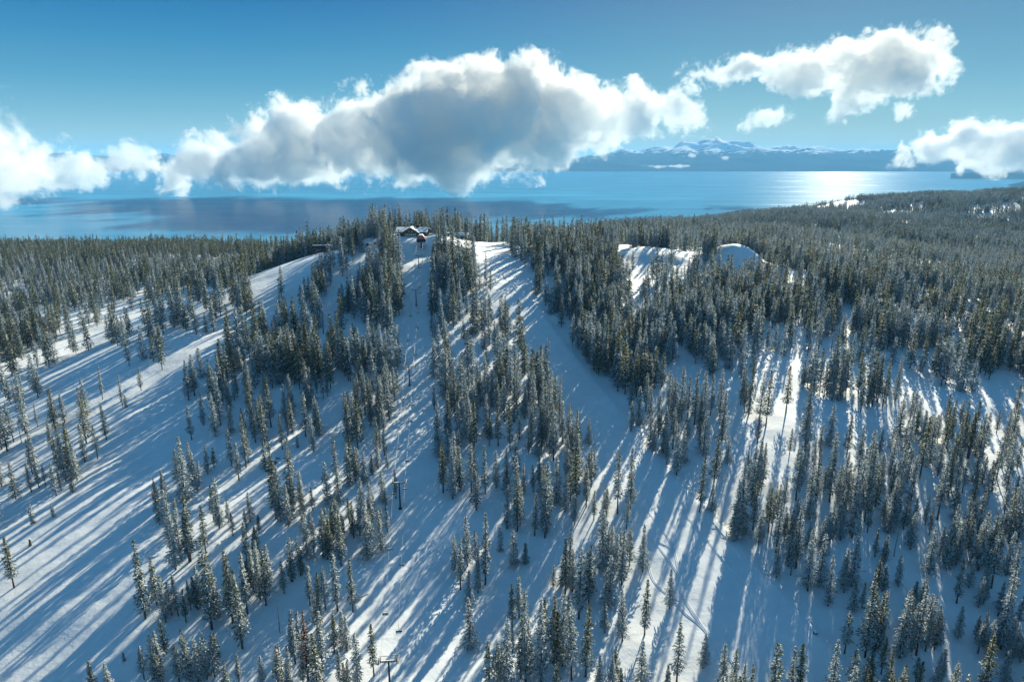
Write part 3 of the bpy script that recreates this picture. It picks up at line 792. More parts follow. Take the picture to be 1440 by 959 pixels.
# neighbours that thicken the clumps round the hand placed firs
rc = np.random.RandomState(21); cx, cyy, chh = [], [], []
for (g, h, kk, bx, by) in hand:
    if kk in 'ydlt': continue
    if not ((170 < bx < 600 and by > 560) or (690 < bx < 930 and by > 540) or bx > 1080 or (0 < bx < 170 and 540 < by < 700)): continue
    for q in range(rc.choice([0,1,1,2,2])):
        a_, r_ = rc.uniform(0, 6.28), rc.uniform(3.2, 7.5)
        cx.append(g.x+math.cos(a_)*r_); cyy.append(g.y+abs(math.sin(a_))*r_); chh.append(h*rc.uniform(.6,1.0))
cx, cyy, chh = np.array(cx), np.array(cyy), np.array(chh); czz = interp(cx, cyy); cpx, cpy, cdd = project(cx, cyy, czz)
ok = (density(cpx, cpy) > 0.0) | (cpy > 620); ok &= (poly_dist(cx, cyy, bank)[0] > 4)
NC = int(ok.sum())
X1, Y1, Z1, PX1, PY1, D1 = [np.concatenate([a, b_[ok]]) for a, b_ in ((X1,cx),(Y1,cyy),(Z1,czz),(PX1,cpx),(PY1,cpy),(D1,cdd))]
H1 = np.clip(rr.normal(25.0, 5.0, X1.size), 9, 35)
H1[-NC:] = np.clip(chh[ok], 9, 34)
V1 = rr.randint(0, 12, X1.size)
fr = vnoise(X1/60, Y1/60, 77)
V1 = np.where((fr > 0.25) & (V1 < 3), 6+(V1 % 3), V1)
V1 = np.where((PX1 < 480) & (V1 < 6) & (rr.uniform(0,1,X1.size) < 0.4), 6+(V1 % 3), V1)

# choose the individuals: every hand placed tree and the nearest generated ones in view
n_live = sum(1 for t_ in hand if t_[2] not in 'd')
def in_view(px, py): return (px > -5) & (px < 1445) & (py > 330) & (py < 1010)
score = np.where(in_view(PX1, PY1), H1/D1, 0)
n_more = max(0, 300 - n_live)
pick = np.argsort(-score)[:n_more]
picked = np.zeros(X1.size, bool); picked[pick] = True
print("near generated", X1.size, "hand", n_live, "promoted", n_more)
indiv = []
rnd = random.Random(9)
for (g, h, k, bx, by) in hand:
    if k == 'd': continue
    if k == 'o': v = VAR[rnd.choice([6,7,8])]
    elif k == 'k': v = VAR[rnd.choice([10,4,8])]
    elif k == 'l': v = VAR[rnd.choice([2,5])]
    elif k == 'b': v = BROWN
    elif k == 'y': v = YOUNG
    elif k == 't': v = VAR[9]
    else: v = VAR[rnd.choice([0,1,2,3,4,5,9,11,0,3])]
    indiv.append((g.x, g.y, g.z, h, v, bx, by, 0.72 if k == 't' else 1.0))
for i in pick:
    indiv.append((X1[i], Y1[i], Z1[i], H1[i], VAR[V1[i]], PX1[i], PY1[i], 1.0))
# label each one by its landmark and its rank there
by_area = collections.defaultdict(list)
for j, t_ in enumerate(indiv):
    best = min(range(len(areas)), key=lambda a: min((t_[5]-q[0])**2 + (t_[6]-q[1])**2*1.6 for q in areas[a][1]))
    by_area[best].append(j)
lab, grp = {}, {}
for a, js in by_area.items():
    js.sort(key=lambda j: indiv[j][5])
    for r_, j in enumerate(js):
        look = indiv[j][4][4]; h = indiv[j][3]
        size = "" if look in ("young",) else ("tall " if h > 29 else "short " if h < 21 else "")
        pos = "leftmost" if r_ == 0 else ("rightmost" if r_ == len(js)-1 else (ORD[r_] + " from left"))
        lab[j] = "%s%s fir, %s %s" % (size, look, pos, areas[a][0])
        if len(lab[j].replace("-", " ").split()) > 16: lab[j] = "%s fir, %s %s" % (look, pos, areas[a][0])
        if len(lab[j].split()) > 16: lab[j] = "fir, %s %s" % (pos, areas[a][0])
        grp[j] = "snowy firs standing on the near slopes"
protos = {}
for j, (x, y, z, h, v, bx, by, wf) in enumerate(indiv):
    e = empty("fir_tree", (x, y, z), rnd.uniform(0, 6.283))
    s = h/v[0]; e.scale = (s**0.6*wf*rnd.uniform(.9,1.1), s**0.6*wf*rnd.uniform(.9,1.1), s)
    e.rotation_euler = (rnd.gauss(0,.015), rnd.gauss(0,.015), e.rotation_euler[2])
    tag(e, lab[j], "tree", grp[j])
    for nm, me in (("crown", v[2]), ("trunk", v[3])):
        o = bpy.data.objects.new(nm, me); C.objects.link(o); o.parent = e

# dead standing trees
dl = ["bare grey dead tree beside the wide left run", "thin dead tree with broken branches on the left bank"]
for i, (bx, by, ty) in enumerate([(bx, by, ty) for (bx, by, ty, k) in H_ if k == 'd'] + SNAGS_PX):
    g = ground(bx, by)
    if g is None: continue
    lo, hi = 2.0, 45.0
    for _ in range(20):
        mid = (lo+hi)/2
        if project(g.x, g.y, g.z+mid)[1] > ty: lo = mid
        else: hi = mid
    e = empty("dead_tree", g, rnd.uniform(0, 6)); s = (lo+hi)/2/24; e.scale = (max(s,.6), max(s,.6), s)
    where = min(range(len(areas)), key=lambda a: min((bx-q[0])**2 + (by-q[1])**2 for q in areas[a][1]))
    txt = ("beside the lodge on the ridge" if by < 335 else "near the ridge top" if by < 360 else "in the dense forest band" if by < 530 else areas[where][0])
    tag(e, "%s dead tree %s%s" % (["thin straight","broken twigged","slightly leaning"][i % 3], txt, "" if not 345<=by<530 else ", %s in it" % ("at far left" if bx<300 else "leftward of centre" if bx<560 else "right of the lift line" if bx<700 else "by the diagonal run" if bx<800 else "near the snow mound" if bx<1000 else "on the right slope")), "dead tree", "dead standing trees")
    for nm, me in (("trunk", DEAD[i % 3][0]), ("branch", DEAD[i % 3][1])):
        o = bpy.data.objects.new(nm, me); C.objects.link(o); o.parent = e

def forest(name, label, src, nkinds, X, Y, Z, S, VI, seed, wide=None):
    me = bpy.data.meshes.new(name)
    me.vertices.add(len(X)); me.vertices.foreach_set("co", np.stack([X, Y, Z], -1).astype(np.float32).ravel())
    r = np.random.RandomState(seed)
    a = me.attributes.new("kind_index", 'INT', 'POINT'); a.data.foreach_set("value", VI.astype(np.int32))
    a = me.attributes.new("tree_scale", 'FLOAT_VECTOR', 'POINT')
    W = r.uniform(.88, 1.14, len(X))*(wide if wide is not None else 1.0)
    a.data.foreach_set("vector", np.stack([W*S**.6, W*S**.6, S], -1).astype(np.float32).ravel())
    a = me.attributes.new("tree_turn", 'FLOAT_VECTOR', 'POINT')
    a.data.foreach_set("vector", np.stack([r.normal(0,.015,len(X)), r.normal(0,.015,len(X)), r.uniform(0,6.283,len(X))], -1).astype(np.float32).ravel())
    me.update()
    o = bpy.data.objects.new(name, me); C.objects.link(o)
    ng = bpy.data.node_groups.new(name, 'GeometryNodeTree')
    ng.interface.new_socket("Geometry", in_out='INPUT', socket_type='NodeSocketGeometry')
    ng.interface.new_socket("Geometry", in_out='OUTPUT', socket_type='NodeSocketGeometry')
    N, L = ng.nodes, ng.links
    gi, go = N.new("NodeGroupInput"), N.new("NodeGroupOutput")
    ci = N.new("GeometryNodeCollectionInfo"); ci.inputs[0].default_value = src; ci.inputs[1].default_value = True; ci.inputs[2].default_value = True
    m2p = N.new("GeometryNodeMeshToPoints")
    ip = N.new("GeometryNodeInstanceOnPoints"); ip.inputs["Pick Instance"].default_value = True
    def attr(nm, ty):
        q = N.new("GeometryNodeInputNamedAttribute"); q.data_type = ty; q.inputs["Name"].default_value = nm; return q.outputs[0]
    L.new(gi.outputs[0], m2p.inputs[0]); L.new(m2p.outputs[0], ip.inputs["Points"]); L.new(ci.outputs[0], ip.inputs["Instance"])
    L.new(attr("kind_index", 'INT'), ip.inputs["Instance Index"])
    L.new(attr("tree_scale", 'FLOAT_VECTOR'), ip.inputs["Scale"])
    e2r = N.new("FunctionNodeEulerToRotation"); L.new(attr("tree_turn", 'FLOAT_VECTOR'), e2r.inputs[0]); L.new(e2r.outputs[0], ip.inputs["Rotation"])
    L.new(ip.outputs[0], go.inputs[0])
    md = o.modifiers.new("scatter", 'NODES'); md.node_group = ng
    return tag(o, label, "forest", None, "stuff")
REST = ~picked
nearm = REST & (D1 < 430); midm = REST & (D1 >= 430)
mid_map = np.array([0,1,2,3,0,4,5,5,6,1,7,3])
# the rest of the slope is one object: near and middle kinds share one source collection
src_all = bpy.data.collections.new("conifer_kinds")
for o in list(src_near.objects): o.name = "kind_a_%02d" % int(o.name[-2:]); src_all.objects.link(o)
for o in list(src_mid.objects): o.name = "kind_b_%02d" % int(o.name[-2:]); src_all.objects.link(o)
VI = np.where(D1 < 430, V1, 12+mid_map[V1])
forest("conifer_forest", "dense frosted conifer forest covering the ski slopes behind the nearest firs", src_all, 20, X1[REST], Y1[REST], Z1[REST], (H1/29.0)[REST], VI[REST], 1)
# middle distance beyond the crest
def keep_back(X, Y, Z, px, py, dep, r):
    edge = ((X > -560) & (X < 760) & (Y > 120) & (Y < 900))
    d = np.where(inside(px, py, REG[12][0]) | inside(px, py, REG[12][0]), 0.0, 1.0)
    d = np.where(hidden(X, Y, Z), 1.0, d)
    open_ = np.clip(0.95 + 1.3*vnoise(X/70, Y/70, 91), 0.06, 1.0)
    return (~edge) & (px > -500) & (px < 1950) & (py < 1250) & (r.uniform(0,1,X.size) < 0.47*open_*d)
X2, Y2, Z2, PX2, PY2, D2, rr = scatter(-1900, 1900, 60, 1500, 7.5, 6, keep_back)
H2 = np.clip(rr.normal(25, 3.6, X2.size), 14, 34)
V2 = rr.randint(0, 8, X2.size)
V2 = np.where((PX2 < 400) & (PY2 < 378) & (rr.uniform(0,1,X2.size) < .88), 5+(V2 % 3), V2)
forest("valley_forest", "dense conifer forest dropping away behind the ridge and into the valley", src_mid, 8, X2, Y2, Z2, H2/29.0, V2, 2)
def keep_far(X, Y, Z, px, py, dep, r):
    open_ = np.clip(0.95 + 1.6*vnoise(X/150, Y/150, 95), 0.10, 1.0)
    return (px > -300) & (px < 1800) & (Z > LAKE+10) & (r.uniform(0,1,X.size) < 0.95*open_)
X3, Y3, Z3, PX3, PY3, D3, rr = scatter(-2900, 3900, 1500, 4600, 21.0, 8, keep_far)
V3 = rr.randint(0, 6, X3.size)
fz = vnoise(X3/210, Y3/210, 44)
V3 = np.where(fz > 0.15, np.array([0,2,5])[V3 % 3], np.where(fz < -0.25, np.array([3,4,1])[V3 % 3], V3))
V3 = np.where(PX3 < 400, 3, V3)
forest("distant_woods", "distant wooded hillside running down to the lake", src_far, 6, X3, Y3, Z3, rr.uniform(.8,1.05,X3.size), V3, 3)
print("forests", REST.sum(), X2.size, X3.size)

# ------------------------------------------------------------------ the day lodge on the summit
def prism_x(mb, poly, x0, x1, mi=0):
    """poly in y,z extruded along x"""
    k = len(poly)
    vs = [(x0, p[0], p[1]) for p in poly] + [(x1, p[0], p[1]) for p in poly]
    return mb.add(vs, [tuple(range(k)), tuple(range(2*k-1, k-1, -1))] + [(i, (i+1) % k, (i+1) % k + k, i+k) for i in range(k)], mi)
def sit(px, py):
    g = ground(px, py, 90, 900)
    while g is None: py += 0.5; g = ground(px, py, 90, 900)
    return Vector((g.x, g.y, H(g.x, g.y)))
lp = Vector((lodge_p[0], lodge_p[1], H(lodge_p[0], lodge_p[1])-0.2))
lodge = tag(empty("ski_lodge", lp, R(-4)), "timber ski lodge with thick snow on its wide roof and a front gable", "lodge")
mb = MB().box((0,7,2.1),(29,18,4.6)); mb.build("wall", M_wood2, lodge)
mb = MB(); prism_x(mb, [(-4.2,4.0),(7,6.9),(18.2,4.0),(18.2,4.4),(7,7.3),(-4.2,4.4)], -16, 16); rf = mb.build("roof", M_wood2, lodge)
mb = MB(); prism_x(mb, [(-4.4,4.36),(7,7.33),(18.4,4.36),(18.2,4.95),(8,8.0),(6,8.0),(-4.3,4.95)], -16.2, 16.2); mb.build("roof_snow", M_lsnow, rf)
mb = MB().prism([(-7.6,0),(7.6,0),(7.6,3.7),(0,8.1),(-7.6,3.7)], -5.4, -1.9); mb.build("gable_wall", M_wood, lodge)
mb = MB().prism([(-9.2,3.2),(0,8.5),(9.2,3.2),(9.2,3.6),(0,8.95),(-9.2,3.6)], -7.0, 3.9); gr = mb.build("gable_roof", M_wood2, lodge)
mb = MB().prism([(-9.3,3.61),(0,9.0),(9.3,3.61),(9.1,4.1),(0.5,9.5),(-0.5,9.5),(-9.1,4.1)], -7.1, 3.9); mb.build("roof_snow", M_lsnow, gr)
for k in range(6):
    w = MB().box((-4.7+1.9*k,-5.45,2.0),(1.7,0.14,2.5)).build("window", M_wood2, lodge)
    MB().box((-4.7+1.9*k,-5.55,2.0),(1.45,0.1,2.25)).build("pane", M_pane, w)
for k in range(2):
    w = MB().box((-1.6+3.2*k,-5.45,5.0),(1.6,0.14,1.3)).build("window", M_wood2, lodge)
    MB().box((-1.6+3.2*k,-5.55,5.0),(1.35,0.1,1.05)).build("pane", M_pane, w)
for xx in (-11.5, 10.8):
    w = MB().box((xx,-2.05,1.9),(3.2,0.14,1.8)).build("window", M_wood2, lodge)
    MB().box((xx,-2.15,1.9),(2.9,0.1,1.5)).build("pane", M_glass, w)
MB().box((5.2,7,8.9),(3.6,2.6,2.6)).box((5.2,7,10.4),(4.2,3.2,0.25)).build("chimney", M_black, lodge)
MB().box((0,-9.4,-0.2),(15,7.5,0.5)).build("deck", M_wood2, lodge)

# upper terminal of the middle lift
tp = sit(592.5, 349.5)
term = tag(empty("lift_terminal", tp, R(6)), "red and black lift terminal on a single post in front of the lodge", "lift station")
MB().tube([(0,0,-1),(0,0,6.2)], [0.75,0.55], 12).build("post", M_steel, term)
mb = MB().prism([(-3.2,5.9),(3.2,5.9),(4.2,7.2),(4.2,9.0),(-4.2,9.0),(-4.2,7.2)], -5.5, 5.5); mb.build("housing", M_black, term)
mb = MB().prism([(-3.9,9.02),(3.9,9.02),(3.3,11.0),(1.6,12.4),(-1.6,12.4),(-3.3,11.0)], -5.3, 5.3); mb.build("cover", M_red, term)
mb = MB().prism([(-2.9,11.5),(-1.55,12.45),(1.55,12.45),(2.9,11.5),(1.4,12.95),(-1.4,12.95)], -5.1, 5.1); mb.build("snow_cap", M_lsnow, term)
for xx in (-1.7, 1.4): MB().box((xx,-5.34,10.2),(1.7,0.12,1.0)).build("window", M_glass, term)
MB().tube([(0,-6.5,7.1),(0,-6.5,7.35)], 2.7, 28).build("bullwheel", M_galv, term)
for xx in (-2.6, 2.6): MB().box((xx,-6.3,7.9),(0.35,3.4,0.35)).build("sheave_beam", M_steel, term)

# long dark canopy of the left lift
cpn = sit(455, 336.5)
can = tag(empty("lift_canopy", cpn, R(7)), "long black canopy of the lift station at the far left of the summit", "lift station")
mb = MB(); prism_x(mb, [(-3.0,3.6),(3.0,3.6),(3.4,4.6),(2.6,6.0),(1.0,6.9),(-1.0,6.9),(-2.6,6.0),(-3.4,4.6)], -10.5, 10.5); mb.build("canopy", M_roof, can)
mb = MB(); prism_x(mb, [(0.2,7.0),(1.2,6.93),(2.7,6.1),(2.4,6.9),(1.2,7.4),(0.4,7.35)], -9.8, 8.5); mb.build("snow_cap", M_lsnow, can)
for xx in (-7.5, 0.5, 7.0): MB().tube([(xx,0,-1.5),(xx,0,3.7)], [0.5,0.4], 10).build("post", M_steel, can)
for xx in (-4.6, 3.5): MB().box((xx,-2.2,2.9),(3.0,0.3,1.2)).build("panel", M_red, can)
MB().box((4.6,0.6,1.0),(2.8,2.4,2.6)).build("operator_booth", M_wood2, can)

# snowed-in huts to the right of the lodge
hp = sit(649, 333.5)
hut = tag(empty("patrol_hut", hp, R(-3)), "low hut buried under snow just right of the lodge", "hut")
MB().box((0,0,1.3),(12,5.5,3.0)).build("wall", M_wood2, hut)
mb = MB(); prism_x(mb, [(-3.6,2.7),(0,4.4),(3.6,2.7),(3.6,2.9),(0,4.65),(-3.6,2.9)], -6.8, 6.8); rf = mb.build("roof", M_wood2, hut)
mb = MB(); prism_x(mb, [(-3.7,2.92),(0,4.7),(3.7,2.92),(3.5,3.6),(0.6,5.3),(-0.6,5.3),(-3.5,3.6)], -6.9, 6.9); mb.build("roof_snow", M_lsnow, rf)
for xx in (-3.5, 0.2, 3.6):
    MB().box((xx,-2.8,1.6),(1.5,0.12,1.1)).build("window", M_glass, hut)
hp = sit(629, 332)
shed = tag(empty("equipment_shed", hp, R(8)), "tiny snow topped shed between the lodge and the low hut", "shed")
MB().box((0,0,1.2),(4.2,3.4,2.8)).build("wall", M_wood2, shed)
mb = MB(); prism_x(mb, [(-2.2,2.62),(2.2,2.62),(2.2,2.8),(-2.2,2.8)], -2.6, 2.6); rf = mb.build("roof", M_wood2, shed)
mb = MB(); prism_x(mb, [(-2.1,2.81),(2.1,2.81),(1.7,3.45),(-1.7,3.45)], -2.5, 2.5); mb.build("roof_snow", M_lsnow, rf)
MB().box((0.4,-1.75,1.0),(0.9,0.1,2.0)).build("door", M_red, shed)
hp = sit(517, 347)
booth = tag(empty("lift_booth", hp, R(12)), "small dark booth with a snow cap among the trees left of the lodge", "booth")
MB().box((0,0,1.4),(2.6,2.6,3.2)).build("wall", M_black, booth)
MB().box((0,0,3.3),(3.0,3.0,0.6)).build("snow_cap", M_lsnow, booth)
MB().box((0,-1.35,1.9),(1.6,0.1,1.0)).build("window", M_glass, booth)
hp = sit(528, 348)
brd = tag(empty("trail_board", hp, R(5)), "tall orange trail board on posts left of the lodge", "sign board")
for xx in (-0.9, 0.9): MB().tube([(xx,0,-0.6),(xx,0,5.2)], 0.1, 8).build("post", M_wood2, brd)
MB().box((0,-0.14,3.4),(2.2,0.12,3.4)).build("board", M_orange, brd)
MB().box((0,-0.1,5.3),(2.4,0.4,0.25)).build("snow_cap", M_lsnow, brd)

# ------------------------------------------------------------------ skiers near the left station
def person_mesh():
    js = {"pel":(0,0,.92,.15,.12),"ch":(0,0,1.32,.19,.13),"nk":(0,0,1.5,.07,.07),"hd":(0,-.01,1.66,.11,.12),
          "hl":(-.11,0,.86,.10,.10),"kl":(-.13,-.08,.5,.075,.075),"al":(-.13,0,.12,.06,.06),"fl":(-.13,-.16,.07,.06,.05),
          "hr":(.11,0,.86,.10,.10),"kr":(.13,-.08,.5,.075,.075),"ar":(.13,0,.12,.06,.06),"fr":(.13,-.16,.07,.06,.05),
          "sl":(-.21,0,1.42,.075,.075),"el":(-.33,-.04,1.14,.055,.055),"wl":(-.30,-.26,1.05,.045,.045),
          "sr":(.21,0,1.42,.075,.075),"er":(.33,-.04,1.14,.055,.055),"wr":(.30,-.26,1.05,.045,.045)}
    es = [("pel","ch"),("ch","nk"),("nk","hd"),("pel","hl"),("hl","kl"),("kl","al"),("al","fl"),("pel","hr"),("hr","kr"),("kr","ar"),("ar","fr"),
          ("ch","sl"),("sl","el"),("el","wl"),("ch","sr"),("sr","er"),("er","wr")]
    ks = list(js); me = bpy.data.meshes.new("person")
    me.from_pydata([js[k][:3] for k in ks], [(ks.index(a), ks.index(b_)) for a, b_ in es], [])
    o = bpy.data.objects.new("tmp_person", me); C.objects.link(o)
    o.modifiers.new("skin", 'SKIN'); 
    if not me.skin_vertices: me.attributes.new("skin", 'FLOAT', 'POINT')
    for i, k in enumerate(ks): me.skin_vertices[0].data[i].radius = js[k][3:5]
    me.skin_vertices[0].data[0].use_root = True
    sb = o.modifiers.new("sub", 'SUBSURF'); sb.levels = 1
    dg = bpy.context.evaluated_depsgraph_get(); out = bpy.data.meshes.new_from_object(o.evaluated_get(dg))
    bpy.data.objects.remove(o)
    out.materials.clear()
    return out
pm0 = person_mesh()
skm = MB().box((-.13,-.1,.02),(.1,1.7,.035)).box((.13,-.1,.02),(.1,1.7,.035))
ski_me = make_mesh("skis", skm.v, skm.f, [M_orange])
plm = MB().tube([(-.32,-.3,1.1),(-.5,.1,.0)], .015, 5).tube([(.32,-.3,1.1),(.5,.1,.0)], .015, 5)
pole_me = make_mesh("ski_poles", plm.v, plm.f, [M_galv])
hm = bmesh.new(); bmesh.ops.create_icosphere(hm, subdivisions=2, radius=0.145, matrix=Matrix.Translation((0,-.0,1.70))); helm = bpy.data.meshes.new("helmet"); hm.to_mesh(helm); hm.free(); helm.materials.append(M_black)
for i, (px, py, mm, rz, lb) in enumerate([(441.2,347.5,M_cloth,0.4,"skier in dark clothes, leftmost on the bright snow below the canopy"),(443.0,347.0,M_cloth,2.2,"skier in dark clothes standing close beside the leftmost one"),
        (458.5,342.5,M_cloth2,1.2,"skier in a red jacket below the right end of the canopy"),(460.6,342.2,M_cloth,-0.6,"dark clothed skier beside the one in the red jacket"),
        (586.5,351.5,M_cloth,0.2,"dark clothed skier standing left of the red terminal post"),(596.5,352.5,M_cloth,-0.8,"dark clothed skier standing right of the red terminal post"),(590.8,374.5,M_cloth,3.0,"lone dark clothed skier on the run under the red terminal")]):
    me = pm0.copy(); me.materials.append(mm)
    o = bpy.data.objects.new("person", me); C.objects.link(o); o.location = sit(px, py); o.rotation_euler = (0,0,rz)
    tag(o, lb, "person", "skiers on the summit")
    for nm, m2 in (("helmet", helm), ("skis", ski_me), ("ski_poles", pole_me)):
        q = bpy.data.objects.new(nm, m2); C.objects.link(q); q.parent = o

# ------------------------------------------------------------------ chairlift: towers, ropes, chairs
bases = [sit(549, 978), sit(563, 716), sit(576, 542), sit(585.5, 431), sit(589, 378)]
TH = [13.0, 13.5, 12.5, 13.0, 11.0]
tlab = ["lift tower at the bottom edge with a framed cross-arm","second lift tower up from the bottom edge, dark mast and wide cross-arm","third lift tower up the line, thin dark mast",
        "fourth lift tower up the line, T-shaped above the steep pitch","topmost thin pale lift tower below the red terminal"]
tops = []
for i, b_ in enumerate(bases):
    nx = bases[min(i+1, len(bases)-1)]; pv = bases[max(i-1, 0)]
    d = (nx-pv); rz = math.atan2(d.y, d.x) - math.pi/2
    t = tag(empty("lift_tower", b_, rz), tlab[i], "lift tower", "towers of the middle chairlift")
    h = TH[i]
    MB().tube([(0,0,-1),(0,0,h)], [0.42,0.30], 12).tube([(0,0,-.6),(0,0,0.35)], [0.9,0.85], 12).build("mast", M_galv if i == 4 else M_steel, t, True)
    MB().box((0,0,h+0.15),(5.8,0.38,0.34)).box((0,0,h-0.5),(0.3,0.3,1.2)).box((-1.3,0,h-0.35),(2.6,0.14,0.14),ry=0.34).box((1.3,0,h-0.35),(2.6,0.14,0.14),ry=-0.34).build("crossarm", M_steel, t)
    for sx in (-1, 1):
        sh = MB().box((sx*2.7,0,h+0.42),(0.16,3.2,0.2))
        for k in range(4): sh.tube([(sx*2.7-0.12,-1.2+0.8*k,h+0.56),(sx*2.7+0.12,-1.2+0.8*k,h+0.56)], 0.26, 12)
        sh.build("sheave_train", M_steel, t)
        MB().box((sx*3.3,0,h+0.25),(0.5,3.4,0.06)).tube([(sx*3.55,-1.7,h+1.2),(sx*3.55,1.7,h+1.2)], .03, 5).tube([(sx*3.55,-1.7,h+.25),(sx*3.55,-1.7,h+1.2)], .03, 5).tube([(sx*3.55,1.7,h+.25),(sx*3.55,1.7,h+1.2)], .03, 5).build("catwalk", M_galv, t)
    if i == 0: MB().box((0,1.5,h+0.9),(6.6,0.12,0.12)).box((0,-1.5,h+0.9),(6.6,0.12,0.12)).build("lifting_frame", M_steel, t)
    MB().box((0,0,h+0.36),(5.0,0.3,0.1)).build("snow_cap", M_lsnow, t)
    ct, st = math.cos(rz), math.sin(rz)
    tops.append([Vector((b_.x+sx*2.7*ct, b_.y+sx*2.7*st, b_.z+h+0.85)) for sx in (-1, 1)])
low = [p + (p-q)*1.1 for p, q in zip(tops[0], tops[1])]
endp = [Vector((tp.x-2.6, tp.y-6, tp.z+8.0)), Vector((tp.x+2.6, tp.y-6, tp.z+8.0))]
ROPE = []
for sgn in (0, 1):
    pts = []
    knots = [low[sgn]] + [t_[sgn] for t_ in tops] + [endp[sgn]]
    for a, b_ in zip(knots[:-1], knots[1:]):
        L = (b_-a).length
        for k in range(24):
            u = k/24; p = a.lerp(b_, u); p.z -= 0.028*L*4*u*(1-u); pts.append(p)
    pts.append(knots[-1]); ROPE.append(pts)
    tag(MB().tube(pts, 0.035, 5).build("haul_rope", M_steel), "thin steel rope of the middle chairlift, %s strand" % ("left uphill" if sgn == 0 else "right uphill"), "cable", "haul ropes of the chairlift")
def make_chair():
    t = empty("lift_chair", (0,0,0))
    MB().box((0,0.1,-3.9),(2.3,0.5,0.09)).build("seat", M_black, t)
    MB().box((0,0.42,-3.5),(2.3,0.07,0.6),rx=0.15).build("backrest", M_black, t)
    MB().tube([(0,0,0.05),(0,0,-1.4),(0,0.3,-2.6)], 0.045, 6).tube([(-1.12,0.3,-2.6),(1.12,0.3,-2.6)], 0.04, 6).tube([(-1.12,0.3,-2.6),(-1.14,0.4,-3.9)], 0.035, 6).tube([(1.12,0.3,-2.6),(1.14,0.4,-3.9)], 0.035, 6).build("hanger", M_galv, t)
    MB().box((0,0.06,-3.78),(2.15,0.5,0.16)).box((0,0.42,-3.16),(2.2,0.14,0.12)).build("seat_snow", M_lsnow, t)
    return t
want = [(549,775),(561,796),(544,866),(560,889),(574,649),(559,631),(576,593),(575,690),(553,697),(556,560),(583,570),(572,520),(586,500),(577,480),(587,462),(581,446),(590,440),(585,412),(592,405)]
allr = [(sgn, p) for sgn in (0, 1) for p in ROPE[sgn]]
chair0 = make_chair(); used = []
for i, (px, py) in enumerate(want):
    best, bp = 1e9, None
    for sgn in (0, 1):
        R_ = ROPE[sgn]
        for a, b_ in zip(R_[:-1], R_[1:]):
            for u in (0, .25, .5, .75):
                p = a.lerp(b_, u); qx, qy, _ = project(p.x, p.y, p.z-3.8)
                dd = (qx-px)**2*2 + (qy-py)**2
                if dd < best and all((p-w).length > 5 for w in used): best, bp, bs_ = dd, p, sgn
    used.append(bp)
    o = chair0 if i == 0 else copy_tree(chair0)
    o.location = bp; o.rotation_euler = (0, 0, 0.1)
    seq = ["lowest pair's upper","lowest pair's lower"]
    o["label"] = "empty snow dusted lift chair on the %s rope, %s" % (["left","right"][bs_], "")
    o["category"] = "lift chair"; o["group"] = "chairs of the middle chairlift"; o["side_"] = bs_
chs = [o for o in C.objects if o.name.startswith("lift_chair")]
for side in (0, 1):
    for r_, o in enumerate(sorted([o for o in chs if o["side_"] == side], key=lambda o: o.location.y)):
        o["label"] = "empty snow dusted lift chair, %s from the bottom on the %s rope" % (ORD[r_], ["left","right"][side])
for o in chs: del o["side_"]

# ------------------------------------------------------------------ rocks, stumps, fallen branches, ski tracks
for i, (px, py, sc, lb) in enumerate([(384,652,1.5,"dark snow capped rock in the glade, the larger one"),(377,661,1.1,"dark rock just below the larger snow capped rock"),(391,645,0.9,"smallest dark rock at the top of the outcrop"),(1146,893,0.8,"small rock at the lower end of the diagonal snow bank")]):
    bm = bmesh.new(); bmesh.ops.create_icosphere(bm, subdivisions=4, radius=1.0)
    for v in bm.verts:
        n_ = noise.noise(v.co*1.3 + Vector((i*7,0,0)))*0.5 + noise.noise(v.co*3.1 + Vector((i*3,5,0)))*0.2
        v.co *= 1+n_; v.co.x *= 1.4; v.co.z *= 0.75
    me = bpy.data.meshes.new("rock"); bm.to_mesh(me)
    me.materials.append(M_rock); o = bpy.data.objects.new("rock", me); C.objects.link(o); g = sit(px, py); o.location = (g.x, g.y, g.z+0.1*sc); o.scale = (sc,sc,sc); o.rotation_euler = (0,0,i*1.3)
    tag(o, lb, "rock")
    for v in bm.verts: v.co = Vector((v.co.x*0.96, v.co.y*0.96, v.co.z+0.12))
    bmesh.ops.delete(bm, geom=[v for v in bm.verts if v.co.z < 0.42], context='VERTS')
    sm_ = bpy.data.meshes.new("snow_cap"); bm.to_mesh(sm_); bm.free(); sm_.materials.append(M_lsnow)
    q = bpy.data.objects.new("snow_cap", sm_); C.objects.link(q); q.parent = o
for i, (px, py, lb) in enumerate([(43,768,"broken grey stump with snow at the left edge of the wide run"),(13,783,"second stump half buried in snow at the left edge")]):
    st_ = empty("tree_stump", sit(px, py)); tag(st_, lb, "stump")
    MB().tube([(0,0,-.5),(0.1,0,1.4),(0.15,0,3.2-i)], [0.7,0.55,0.35], 9).build("trunk", M_dead, st_)
    MB().tube([(0.15,0,3.15-i),(0.15,0,3.6-i)], [0.45,0.3], 9).build("snow_cap", M_lsnow, st_)
fp = sit(507, 846)
fl = tag(empty("fallen_tree", fp, 0.4), "snow covered fallen tree top lying left of the lift line", "fallen tree")
mb = MB().tube([(-3.2,0,0.3),(0,0.3,1.0),(3.6,0,2.0)], [0.25,0.2,0.1], 7)
for k in range(14):
    x = -2.5+0.42*k; an = rnd.uniform(0,6.28); mb.tube([(x,0.15,0.5+0.2*(k/3)),(x+.5,math.cos(an)*1.3,0.9+0.1*k+math.sin(an)*0.8)], [0.07,0.02], 5)
mb.build("branches", M_dead, fl)
